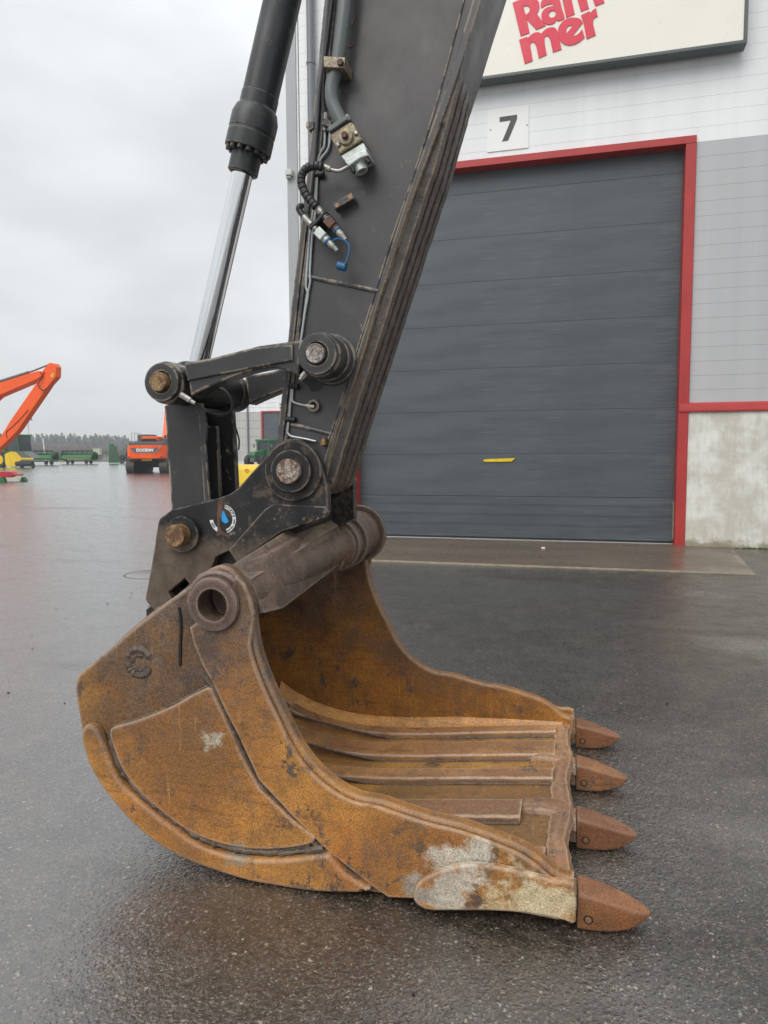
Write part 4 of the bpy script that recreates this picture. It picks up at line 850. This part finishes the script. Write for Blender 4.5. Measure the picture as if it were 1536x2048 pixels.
# ================================================================== the far end of the yard
sheet('grass_verge', [(-900, 118), (400, 118), (400, 900), (-900, 900)], .02, plain('autumn_verge', (.085, .085, .045), .9, 0, .3, .2))
fh = thing('far_hall', 'distant white and grey hall with a red framed door seen beneath the tipping link', 'building', (-30, 78, 0))
ob('wall', MB().box(-39.0, 0, 78.2, 110, 0, 9.4).done(), M['trim'], fh)
pw = pg = None
for k in range(6):
    z0 = 6.35 + k * .52
    if pw is None: pw = ob('cladding_panel', MB().box(-39.1, 0, 78.08, 78.19, z0 + .012, z0 + .508).done(), M['white_clad'], fh)
    else:
        o = pw.copy(); COL.objects.link(o); o.location.z = k * .52
for (xa, xb) in ((-39.1, -35.75), (-28.6, 0)):
    pg = None
    for k in range(6):
        z0 = 6.34 - (k + 1) * .95
        if pg is None: pg = ob('cladding_panel', MB().box(xa, xb, 78.08, 78.19, z0 + .015, z0 + .935).done(), M['beige_clad'], fh); z9 = z0
        else:
            o = pg.copy(); COL.objects.link(o); o.location.z = z0 - z9
ob('plinth', MB().box(-39.08, -35.75, 78.06, 78.19, 0, .62).done(), M['concrete'], fh)
ob('door_frame', MB().box(-35.74, -35.55, 77.98, 78.19, 0, 6.46).box(-28.8, -28.61, 77.98, 78.19, 0, 6.46).box(-35.55, -28.8, 77.98, 78.19, 6.30, 6.46).done(), M['red'], fh)
fd = ob('roller_door', MB().box(-35.54, -28.81, 78.15, 78.19, 0, 6.29).done(), M['door'], fh)
ob('downpipe', MB().cyl((-37.45, 77.95, .2), (-37.45, 77.95, 9.4), .10, 10).done(), M['pipe_grey'], fh)
ob('door_number', text_mesh('2', -33.2, 78.06, 6.95, .75, .02, .02), M['dark'], fh, flat=True)

GREEN = plain('tractor_green', (.012, .13, .03), .4, 0, .15, 2); YEL = plain('machine_yellow', (.74, .50, .008), .4, 0, .08, 1.5)
BLK = plain('tyre_black', (.016, .016, .017), .7, 0, .2, 4); ORA = plain('machine_orange', (.88, .105, .006), .38, 0, .06, 1.2)
GLS = plain('cab_glass', (.035, .05, .055), .08); GRY = plain('machine_grey', (.10, .105, .105), .5); RED2 = plain('implement_red', (.42, .012, .035), .4)
STEEL = plain('bare_grey_steel', (.30, .31, .32), .4, .4)

def put(t, x, y, rz):
    t.location = (x, y, 0); t.rotation_euler = (0, 0, math.radians(rz))
def wheel(t, x, y, r, w, rim=.62):
    h = ob('wheel', MB().lathe((x - w / 2, y, r), (x + w / 2, y, r), [(0, r * .66), (0, r * .9), (w * .15, r), (w * .85, r), (w, r * .9), (w, r * .66)], 28).done(), BLK, t)
    lug = MB()
    for k in range(18):
        a = 2 * math.pi * k / 18; c, s = math.cos(a), math.sin(a)
        for sd in (-1, 1):
            p = [(x + sd * w * .05, r * .98, -.03), (x + sd * w * .48, r * .95, .05), (x + sd * w * .48, r * .95, .11), (x + sd * w * .05, r * .98, .03)]
            q = [(px_, y + c * rr_ - s * tt, r + s * rr_ + c * tt) for px_, rr_, tt in p]; q2 = [(px_, y + c * (rr_ + .05 * r) - s * tt, r + s * (rr_ + .05 * r) + c * tt) for px_, rr_, tt in p]
            lug.loft([q, q2])
    ob('tyre_lugs', lug.done(), BLK, h)
    ob('rim', MB().lathe((x - w * .46, y, r), (x + w * .46, y, r), [(0, r * .2), (.01, r * rim), (w * .06, r * rim * 1.02), (w * .16, r * rim * .8), (w * .76, r * rim * .8), (w * .86, r * rim * 1.02), (w * .91, r * rim), (w * .92, r * .2)], 24).done(), YEL, h)
def tractor(label, x, y, rz):
    t = thing('tractor', label, 'tractor', (0, 0, 0), 'green tractors by the far hall')
    for sx in (-1, 1):
        wheel(t, sx * .98, -.9, .92, .58); wheel(t, sx * .92, 1.75, .66, .48)
    ob('hood', MB().prism([(.45, 1.05), (2.55, 1.05), (2.62, 1.3), (2.5, 1.62), (.45, 1.85)], 'x', -.36, .36, .06).done(), GREEN, t)
    ob('chassis', MB().box(-.28, .28, -1.3, 2.5, .62, 1.04).box(-1.0, 1.0, -1.0, -.8, .78, 1.02).box(-.9, .9, 1.66, 1.84, .55, .75).done(), GRY, t)
    for sx in (-1, 1):
        ob('fender', MB().prism([(-1.75, 1.25), (-1.5, 1.75), (-.9, 1.98), (-.2, 1.85), (.1, 1.5), (.02, 1.5), (-.25, 1.78), (-.9, 1.91), (-1.45, 1.69), (-1.68, 1.25)], 'x', sx * .72 - .27, sx * .72 + .27).done(), GREEN, t)
    cb = ob('cab', MB().box(-.8, .8, -1.0, .5, 1.1, 1.75, .04).box(-.82, -.74, -1.02, -.94, 1.75, 2.75).box(.74, .82, -1.02, -.94, 1.75, 2.75).box(-.82, -.74, .42, .5, 1.75, 2.75).box(.74, .82, .42, .5, 1.75, 2.75).done(), GREEN, t)
    ob('glazing', MB().box(-.78, .78, -.98, .46, 1.752, 2.74).done(), GLS, cb)
    ob('roof', MB().box(-.92, .92, -1.15, .62, 2.755, 3.0, .07).done(), GREEN, cb)
    ob('exhaust', MB().cyl((.55, .62, 1.6), (.55, .62, 2.9), .06, 10).done(), GRY, t)
    for sx in (-1, 1): ob('headlight', MB().box(sx * .24 - .09, sx * .24 + .09, 2.5, 2.63, 1.38, 1.5, .02).done(), STEEL, t)
    ob('mirror', MB().box(-1.2, -1.05, .5, .56, 2.1, 2.45).box(1.05, 1.2, .5, .56, 2.1, 2.45).box(-1.1, 1.1, .5, .53, 2.46, 2.49).done(), GRY, t)
    put(t, x, y, rz); return t
tractor('green tractor with a big yellow rear wheel, half hidden by the bucket link', -36.4, 70.2, 28)
tractor('green tractor with a wide green cab roof, facing out beside the far red door frame', -32.3, 71.5, 170)
def copy_tree(o, parent=None):
    c = o.copy(); COL.objects.link(c); c.parent = parent
    for ch in list(o.children): copy_tree(ch, c)
    return c

lb = thing('loader_bucket', 'yellow loader bucket with a faded orange mark standing on the wet yard before the tractors', 'loader bucket', (-16.2, 33.6, 0))
ob('shell', MB().prism([(32.9, .0), (33.0, .62), (33.2, .86), (34.2, .92), (34.3, .85), (33.4, .8), (33.1, .58), (33.02, .06), (33.9, .06), (33.9, 0)], 'x', -17.4, -14.9).done(), YEL, lb)
for xx in (-17.43, -14.9):
    ob('end_plate', MB().prism([(32.9, 0), (33.0, .62), (33.2, .86), (34.2, .92), (33.95, .0)], 'x', xx, xx + .03).done(), YEL, lb)
ob('mark', plate([circ((-15.95, .62), .10, 20), circ((-15.95, .62), .06, 20)], 32.965, 32.985, .001), plain('faded_orange', (.55, .20, .01), .5), lb)
for q in lb.children:
    if q.name.startswith('mark'): q.rotation_euler = (0, 0, 0)

def tracks(t, y0, y1, r, xw):
    for sx in (-1, 1):
        x0, x1 = sx * xw - .3, sx * xw + .3
        prof = [(y0 + r - r * math.cos(a), r - r * math.sin(a)) for a in [math.pi * (1.5 - 1 * k / 10) - math.pi for k in range(11)]]
        A = [(y0 + r + r * math.cos(math.radians(d)), r + r * math.sin(math.radians(d))) for d in range(90, 271, 18)] + [(y1 - r + r * math.cos(math.radians(d)), r + r * math.sin(math.radians(d))) for d in range(-90, 91, 18)]
        tr = ob('track', MB().prism(A, 'x', x0, x1).done(), BLK, t)
        pads = MB(); P = []
        for a, b in zip(A, A[1:] + A[:1]):
            a, b = Vector(a), Vector(b); n = max(1, round((b - a).length / .2))
            P += [(a + (b - a) * (k / n), (b - a).normalized()) for k in range(n)]
        for p, d in P:
            n = Vector((d.y, -d.x)); 
            q = [p - d * .0, p + d * .12, p + d * .12 + n * .045, p + n * .045]
            pads.prism([(v.x, v.y) for v in q], 'x', x0 - .02, x1 + .02)
        ob('track_pads', pads.done(), plain('track_steel', (.07, .06, .05), .6, .2), tr)
def big_excavator():
    t = thing('excavator', 'orange crawler excavator seen from behind with white lettering on its counterweight', 'excavator', (0, 0, 0), 'orange excavators in the yard')
    tracks(t, -2.7, 2.7, .46, 1.3)
    ob('undercarriage', MB().box(-.95, .95, -1.5, 1.5, .4, .95).cyl((0, 0, .9), (0, 0, 1.14), .75, 24).done(), BLK, t)
    arc = [(-1.5, -2.0), (-1.48, -2.6), (-1.2, -2.86), (-.6, -2.98), (.6, -2.98), (1.2, -2.86), (1.48, -2.6), (1.5, -2.0)]
    cw = ob('counterweight', MB().prism(arc, 'z', 1.12, 2.17, .05).done(), ORA, t)
    ob('house_side', MB().prism([(-1.99, 1.55), (-1.99, 2.16), (1.6, 2.16), (1.6, 1.35), (-1.2, 1.35)], 'x', -1.5, 1.5, .03).done(), ORA, t)
    ob('deck', MB().box(-1.4, 1.4, -2.0, 1.7, 1.0, 1.34).box(-1.35, 1.35, -2.6, .4, 2.175, 2.42, .04).box(-1.1, 1.2, -1.9, -.3, 2.425, 2.52, .04).done(), GRY, t)
    ob('hood', MB().box(-.55, .7, -1.9, .1, 2.53, 2.9, .06).done(), ORA, t)
    ob('hood_vent', MB().box(-.50, .62, -1.93, -1.88, 2.53, 2.70).done(), BLK, t)
    cb = ob('cab', MB().box(-1.5, -.45, .3, 2.1, 2.17, 2.3).box(-1.5, -1.42, .3, .38, 2.3, 3.0).box(-.53, -.45, .3, .38, 2.3, 3.0).box(-1.5, -.45, .3, 2.1, 3.0, 3.1).box(.7, 1.45, -.9, 1.2, 2.17, 2.75, .05).done(), GRY, t)
    ob('glazing', MB().box(-1.46, -.49, .34, 2.06, 2.3, 3.0).done(), GLS, cb)
    ob('exhaust', MB().cyl((1.0, -.6, 2.7), (1.0, -.6, 3.0), .09, 10).done(), BLK, t)
    ob('handrail', MB().tube([(-1.2, -2.3, 2.4), (-1.2, -2.3, 3.15), (-.75, -2.3, 3.15), (-.75, -2.3, 2.4)], .025, 6, 1).tube([(-1.2, -1.5, 2.4), (-1.2, -1.5, 3.15), (-.75, -1.5, 3.15), (-.75, -1.5, 2.4)], .025, 6, 1).done(), STEEL, t)
    bm_ = ob('boom', MB().prism([(1.0, 1.4), (1.6, 1.4), (3.4, 5.8), (5.2, 7.5), (8.4, 6.9), (8.3, 7.4), (5.0, 8.3), (2.9, 6.4), (.9, 2.2)], 'x', .25, .85, .04).done(), ORA, t)
    ob('boom_cylinder', MB().cyl((.1, 1.9, 1.5), (.1, 3.3, 5.2), .12, 12).cyl((1.0, 1.9, 1.5), (1.0, 3.3, 5.2), .12, 12).done(), ORA, bm_)
    ob('boom_hose', MB().tube([(.5, .98, 1.9), (.5, 1.8, 3.4), (.5, 2.75, 6.0)], .06, 6, 4).done(), BLK, bm_)
    ob('badge', plate([(-1.15, 1.97), (-.95, 1.80), (-.78, 1.62), (.78, 1.62), (.95, 1.80), (1.15, 1.97), (.9, 1.94), (-.9, 1.94)], -3.0, -2.985, .001), GRY, cw)
    ob('badge_line', plate([(-1.32, 2.09), (-.95, 1.70), (-.80, 1.53), (.80, 1.53), (.95, 1.70), (1.32, 2.09), (1.22, 2.08), (.91, 1.73), (.76, 1.57), (-.76, 1.57), (-.91, 1.73), (-1.22, 2.08)], -3.0, -2.985, .001), STEEL, cw)
    ob('tail_light', MB().box(-1.35, -1.1, -2.87, -2.75, 1.2, 1.3).box(1.1, 1.35, -2.87, -2.75, 1.2, 1.3).done(), RED2, cw)
    ob('lettering', text_mesh('DOOSAN', 0, -3.012, 1.78, .31, .012, .018, 0, .15), plain('letter_white', (.82, .82, .82), .4), cw, flat=True)
    ob('rear_marker', MB().box(-.45, .35, -2.4, -2.3, .93, 1.11).done(), YEL, t)
    return t
t = big_excavator(); put(t, -33.45, 52.2, 17); t.scale = (1, 1, 1)

lr = thing('excavator', 'orange long reach excavator with its folded boom raised over the green harvester', 'excavator', (-33, 36, 0), 'orange excavators in the yard')
ob('stick', plate([(-34.9, .55)] + [(-33.794,1.750),(-32.315,2.883),(-30.228,5.194),(-29.881,5.594),(-29.388,6.022),(-29.334,6.601),(-29.486,6.810),(-29.814,6.865),(-30.291,6.428),(-30.601,5.900),(-32.836,3.439)] + [(-34.6, 1.2)], 35.8, 36.25, .03), ORA, lr)
ob('boom', plate([(-37.2, 3.0), (-36.5, 2.9)] + [(-33.597,4.976),(-30.671,5.902),(-30.274,6.094),(-30.155,6.353),(-30.573,6.405),(-33.550,5.738)] + [(-36.5, 4.95), (-37.6, 3.6)], 35.7, 36.35, .03), ORA, lr)
ob('cylinder', MB().cyl(*[(a, 36, b) for a, b in [(-35.792,5.395),(-31.424,6.367)]], .10, 12).cyl(*[(a, 36, b) for a, b in [(-31.424,6.367),(-29.781,6.835)]], .05, 10).done(), GRY, lr)
ob('hose', MB().tube([(a, 35.7, b) for a, b in [(-30.367,6.331),(-30.242,6.035),(-30.503,5.750),(-30.550,5.546),(-30.285,5.245),(-29.998,5.354)]], .03, 6, 5).tube([(a, 35.78, b) for a, b in [(-33.016,2.500),(-33.074,2.742),(-32.991,2.922),(-32.690,3.098),(-32.311,3.392),(-31.859,3.743),(-31.406,4.150)]], .02, 6, 5).done(), BLK, lr)
ob('decal', plate([(-29.740,6.084),(-29.627,6.254),(-29.491,6.220),(-29.570,6.020),(-29.710,5.996)], 35.785, 35.798, .001), YEL, lr)
ob('bracket', plate([(-32.975,3.192),(-32.890,3.401),(-32.706,3.428),(-32.603,3.337),(-32.759,3.159)], 35.9, 36.1, .01), ORA, lr)
ob('house', MB().box(-42.2, -37.6, 34.7, 37.6, 1.1, 2.9, .05).done(), ORA, lr)
ob('cab', MB().box(-39.2, -37.4, 34.5, 35.6, 1.2, 3.3, .05).done(), GLS, lr)
ob('track', MB().box(-41.8, -37.4, 34.4, 35.0, 0, .9, .25).box(-41.8, -37.4, 37.2, 37.8, 0, .9, .25).done(), BLK, lr)

cm = thing('combine_harvester', 'green harvester with a glazed cab and a yellow pickup header behind the raised orange boom', 'combine harvester', (-62, 69, 0))
ob('body', MB().box(-70.5, -64.9, 70.0, 73.0, 1.0, 3.3, .1).box(-65.7, -62.3, 69.9, 71.5, 1.55, 1.9, .05).box(-64.9, -62.6, 70.3, 71.6, .9, 1.55).done(), GREEN, cm)
ob('grain_tank', MB().prism([(-70, 3.32), (-65.2, 3.32), (-64.8, 3.9), (-70.3, 3.9)], 'y', 70.3, 72.7, .05).done(), GREEN, cm)
ob('ladder', MB().box(-62.9, -62.86, 69.5, 69.54, .5, 2.6).box(-62.5, -62.46, 69.5, 69.54, .5, 2.6).box(-62.9, -62.46, 69.5, 69.54, .8, .85).box(-62.9, -62.46, 69.5, 69.54, 1.15, 1.2).box(-62.9, -62.46, 69.5, 69.54, 1.5, 1.55).done(), BLK, cm)
ob('work_lights', MB().box(-64.9, -64.6, 69.5, 69.58, 3.66, 3.8, .02).box(-64.2, -63.9, 69.5, 69.58, 3.66, 3.8, .02).box(-63.5, -63.2, 69.5, 69.58, 3.66, 3.8, .02).done(), STEEL, cm)
ob('beacon', MB().cyl((-64.7, 70.5, 3.86), (-64.7, 70.5, 4.05), .08, 10).done(), ORA, cm)
cb = ob('cab', MB().box(-64.90, -62.70, 69.6, 71.8, 3.62, 3.85, .06).box(-64.80, -64.68, 69.7, 69.82, 1.9, 3.62).box(-62.90, -62.80, 69.7, 69.82, 1.9, 3.62).box(-62.90, -62.80, 71.6, 71.7, 1.9, 3.62).done(), GREEN, cm)
ob('glazing', MB().prism([(-64.70, 1.92), (-62.60, 1.92), (-62.80, 3.6), (-64.70, 3.6)], 'y', 69.84, 71.6).done(), GLS, cb)
ob('mirror', MB().box(-62.50, -62.30, 69.6, 69.7, 3.0, 3.45).box(-62.80, -62.40, 69.62, 69.66, 3.45, 3.5).done(), BLK, cb)
hd = ob('header', MB().prism([(-63.1, .25), (-63.15, 1.55), (-62.3, 1.85), (-61.6, 1.78), (-60.8, 1.05), (-61.0, .75), (-61.9, .65), (-61.6, .35), (-61.8, .15), (-62.4, .1)], 'y', 67.9, 68.05, .03).box(-61.6, -59.3, 67.92, 68.06, .92, 1.12, .02).done(), YEL, cm)
ob('hood', MB().prism([(-62.2, 1.86), (-60.6, 1.82), (-59.5, 1.14), (-60.8, 1.14), (-61.5, 1.7), (-62.0, 1.8)], 'y', 67.95, 69.5, .02).done(), GRY, hd)
ob('pickup', MB().cyl((-61.7, 68.1, .45), (-59.5, 68.1, .45), .28, 14).cyl((-61.0, 68.0, .25), (-60.8, 68.0, .25), .25, 14).cyl((-59.5, 68.0, .22), (-59.3, 68.0, .22), .22, 14).done(), BLK, hd)
for xx in (-68.6, -65.3):
    wh = ob('wheel', MB().cyl((xx, 69.4, .9), (xx, 70.1, .9), .9, 24, .1).done(), BLK, cm); ob('rim', MB().lathe((xx, 69.36, .9), (xx, 69.5, .9), [(0, .2), (.02, .5), (.05, .55), (.14, .5)], 20).done(), YEL, wh)
def header_cart(label, x0, x1, y, yellow):
    t = thing('header_trailer', label, 'harvester header', ((x0 + x1) / 2, y, 0), 'green harvester headers parked in a row')
    ob('trough', MB().prism([(y - .8, .75), (y - .9, 1.0), (y - .5, 1.35), (y + .6, 1.5), (y + .7, .7)], 'x', x0, x1, .04).done(), GREEN, t)
    ob('back_tube', MB().cyl((x0, y + .2, 1.55), (x1, y + .2, 1.55), .2, 14).cyl((x0 + .2, y - .9, .95), (x1 - .2, y - .9, .95), .13, 12).done(), GREEN, t)
    r_ = ob('reel', MB().cyl((x0 + .1, y - .5, 1.95), (x1 - .1, y - .5, 1.95), .09, 8).done(), BLK, t)
    n = int((x1 - x0) / .9); sp = MB()
    for k in range(n + 1):
        xx = x0 + .15 + (x1 - x0 - .3) * k / n
        sp.box(xx - .03, xx + .03, y - .55, y - .45, 1.45, 2.15)
    for dz in (-.22, .0, .2): sp.box(x0 + .1, x1 - .1, y - .56, y - .5, 1.9 + dz, 1.95 + dz)
    ob('reel_bars', sp.done(), BLK, r_)
    for xx in (x0, x1 - .12): ob('end_plate', MB().prism([(y - 1.1, .6), (y - .9, 1.5), (y - .2, 1.95), (y + .7, 1.6), (y + .7, .6)], 'x', xx, xx + .12, .02).done(), GREEN, t)
    if yellow: ob('stripe', MB().box(x0 + .3, x1 - .3, y - .97, y - .93, .80, .88).done(), YEL, t)
    ob('cart_frame', MB().box(x0 + .3, x1 + .6, y - .5, y - .35, .45, .6).box(x0 + .3, x1 - .3, y + .3, y + .45, .45, .6).done(), GREEN, t)
    for xx in (x0 + 1.2, x1 - 1.2):
        for dy in (-.6, .5): ob('wheel', MB().cyl((xx, y + dy - .1, .3), (xx, y + dy + .1, .3), .3, 16, .04).done(), BLK, t)
header_cart('long green harvester header on a cart just behind the yellow pickup', -79.0, -72.0, 87, False)
header_cart('green harvester header with a yellow stripe, farther along the parked row', -78.0, -72.2, 96, True)

pt = thing('sprayer', 'small pale green machine parked far off at the end of the yard', 'farm machine', (0, 0, 0))
ob('cab', MB().box(-.8, .8, -.5, .8, 1.3, 2.7, .1).done(), plain('pale_green_cab', (.42, .5, .36), .4), pt)
ob('chassis', MB().box(-.5, .5, -1.5, 1.8, .6, 1.29).box(-1.1, -.7, -1.3, -.5, 0, .9).box(.7, 1.1, -1.3, -.5, 0, .9).done(), GRY, pt)
ob('boom', MB().box(-3.6, 3.8, -.3, .0, .55, .7).box(-3.2, -1.4, .9, 2.0, .3, .95, .2).done(), STEEL, pt)
put(pt, -104, 139, 20)
fm_ = thing('folding_mower', 'tall green implement folded upright beside the yellow wheeled tractor', 'farm implement', (0, 0, 0))
ob('wing', MB().prism([(-1.4, .1), (-1.2, 2.9), (-.7, 3.2), (-.1, 2.6), (.3, .4), (.2, .1)], 'y', -.4, .1, .06).done(), GREEN, fm_)
sl_ = MB()
for k in range(8): sl_.box(-1.1 + .02 * k, .0, -.46, -.41, .5 + k * .3, .62 + k * .3)
ob('tine_rows', sl_.done(), GRY, fm_)
ob('frame', MB().box(-1.3, 2.0, .1, .5, .2, .45).done(), GRY, fm_)
put(fm_, -69.9, 98.5, 30)
t = tractor('green tractor with a bright yellow wheel peeping out behind the orange counterweight', -69.0, 101, 60)

ri = thing('red_implement', 'low red implement on green stands at the edge of the wet yard', 'farm implement', (-31, 32.4, 0))
ob('beam', MB().prism([(-34.5, .27), (-34.5, .60), (-29.62, .57), (-29.45, .45), (-29.1, .43), (-29.1, .36), (-29.5, .35), (-29.8, .25)], 'y', 32.2, 32.6, .03).done(), RED2, ri)
for xx in (-30.15, -33.5): ob('stand', MB().prism([(xx - .22, 0), (xx - .08, .26), (xx + .10, .26), (xx + .24, 0)], 'y', 32.1, 32.3, .01).done(), GREEN, ri); ob('stand', MB().prism([(xx + .3, 0), (xx + .42, .24), (xx + .56, .24), (xx + .72, 0)], 'y', 33.1, 33.3, .01).done(), GREEN, ri)
ob('skid', MB().box(-30.4, -28.6, 32.15, 32.25, 0.005, .03).done(), BLK, ri)

fp = thing('flagpole', 'thin pole with a drooping dark flag above the harvester cab', 'flagpole', (-83.5, 95, 0))
ob('pole', MB().lathe((-83.5, 95, 0), (-83.5, 95, 8.3), [(0, .06), (8.3, .03)], 8).done(), STEEL, fp)
ob('flag', MB().loft([[(-83.46, 95, 8.0), (-83.46, 95.02, 8.0), (-83.4, 95.02, 7.2), (-83.4, 95, 7.2)], [(-83.1, 95.1, 7.6), (-83.1, 95.12, 7.6), (-83.0, 95.12, 6.9), (-83.0, 95.1, 6.9)], [(-82.75, 94.95, 7.3), (-82.75, 94.97, 7.3), (-82.7, 94.97, 6.7), (-82.7, 94.95, 6.7)]]).done(), plain('flag_cloth', (.09, .11, .16), .8), fp)
wp = thing('marker_pole', 'plain white pole standing behind the yellow pickup header', 'pole', (-78.0, 92, 0))
ob('pole', MB().lathe((-78.0, 92, 0), (-78.35, 92, 4.0), [(0, .09), (4.0, .07)], 8).done(), plain('white_pole', (.8, .8, .78), .5), wp)
for n, (lx, ly, lab) in enumerate(((-140, 172, 'tall street lamp with twin pale heads in front of the reddish bare trees'), (-126, 176, 'tall street lamp with twin pale heads in front of the grey conifers'))):
    l = thing('street_lamp', lab, 'street lamp', (lx, ly, 0), 'street lamps before the wood')
    ob('post', MB().lathe((lx, ly, 0), (lx, ly, 4.0), [(0, .10), (4.0, .06)], 8).done(), GRY, l)
    ob('lamp_head', MB().box(lx - 1.0, lx - .3, ly - .2, ly + .1, 3.95, 4.1, .03).box(lx + .3, lx + 1.0, ly - .2, ly + .1, 3.95, 4.1, .03).box(lx - .3, lx + .3, ly - .05, ly + .05, 4.0, 4.06).done(), STEEL, l)

# the wood on the horizon
def wood(name, n, xr, yr, hf, col, spread, seed, conifer=True):
    r = random.Random(seed); mb = bmesh.new()
    for k in range(n):
        x, y = r.uniform(*xr), r.uniform(*yr); H_ = hf(x) * r.uniform(.78, 1.08); R_ = spread * r.uniform(.8, 1.25)
        base = .0
        tr = [mb.verts.new((x + dx, y + dy, z)) for z, s in ((0, .25), (H_, .05)) for dx, dy in ((-s, 0), (s, 0))]
        mb.faces.new((tr[0], tr[1], tr[3], tr[2]))
        m = 62 if conifer else 80
        for q in range(m):
            if conifer:
                h = (r.random() ** .8) * .86 + .12; rad = R_ * (1.03 - h) ** .65 * r.uniform(.55, 1.05) + .15; dr = -.10 * H_ * (1 - h) * r.random(); wd = rad * .55 + .25; th = H_ * .05
                a = r.uniform(0, 6.283); c, s = math.cos(a), math.sin(a); z = h * H_
                p = [(x - s * wd * .3, y + c * wd * .3, z + th), (x + s * wd * .3, y - c * wd * .3, z + th), (x + c * rad + s * wd * .4, y + s * rad - c * wd * .4, z + dr), (x + c * rad - s * wd * .4, y + s * rad + c * wd * .4, z + dr - th)]
            else:
                a, b = r.uniform(0, 6.283), r.uniform(-.6, 1.4); rad = R_ * r.uniform(.3, 1)
                cx, cy, cz = x + math.cos(a) * rad, y + math.sin(a) * rad, H_ * (.62 + .34 * math.sin(b) * r.uniform(.2, 1)); e = .45
                p = [(cx + r.uniform(-e, e), cy + r.uniform(-e, e), cz + r.uniform(-e, e) * 1.4) for _ in range(4)]
            try: mb.faces.new([mb.verts.new(v) for v in p])
            except ValueError: pass
    me = bpy.data.meshes.new(name); mb.to_mesh(me); mb.free()
    mt = Mat(name + '_leaves'); c_ = mt.mix(mt.noise(.35, 4), tuple(v * .6 for v in col), tuple(v * 1.4 for v in col))
    return struct(ob(name, me, mt.done(c_, .9, 0, .1), flat=True), 'stuff')
def hc(x): return 8.2 + 6.6 * max(0, min(1, (-x - 275) / 60)) + .8 * math.sin(x * .11)
wood('conifer_wood', 720, (-470, -190), (395, 480), hc, (.03, .044, .032), 4.8, 4)
wood('bare_birch_wood', 120, (-330, -225), (300, 345), lambda x: 5.0 + 2.3 * math.exp(-((x + 272) / 22) ** 2), (.14, .085, .07), 2.2, 8, False)
wood('scrub', 240, (-330, -110), (240, 330), lambda x: 3.3, (.10, .085, .06), 2.4, 9, False)

# damp air over the yard
air = Mat('damp_air'); pv = air.n('ShaderNodeVolumePrincipled'); pv.inputs['Color'].default_value = (.92, .96, 1, 1); pv.inputs['Density'].default_value = HAZE
outn = [n for n in air.t.nodes if n.type == 'OUTPUT_MATERIAL'][0]
for l in list(outn.inputs['Surface'].links): air.t.links.remove(l)
air.t.links.new(pv.outputs[0], outn.inputs['Volume'])
if HAZE > 0:
    struct(ob('haze', MB().box(-620, 620, -120, 900, -1, 36).done(), air.m, flat=True), 'stuff')
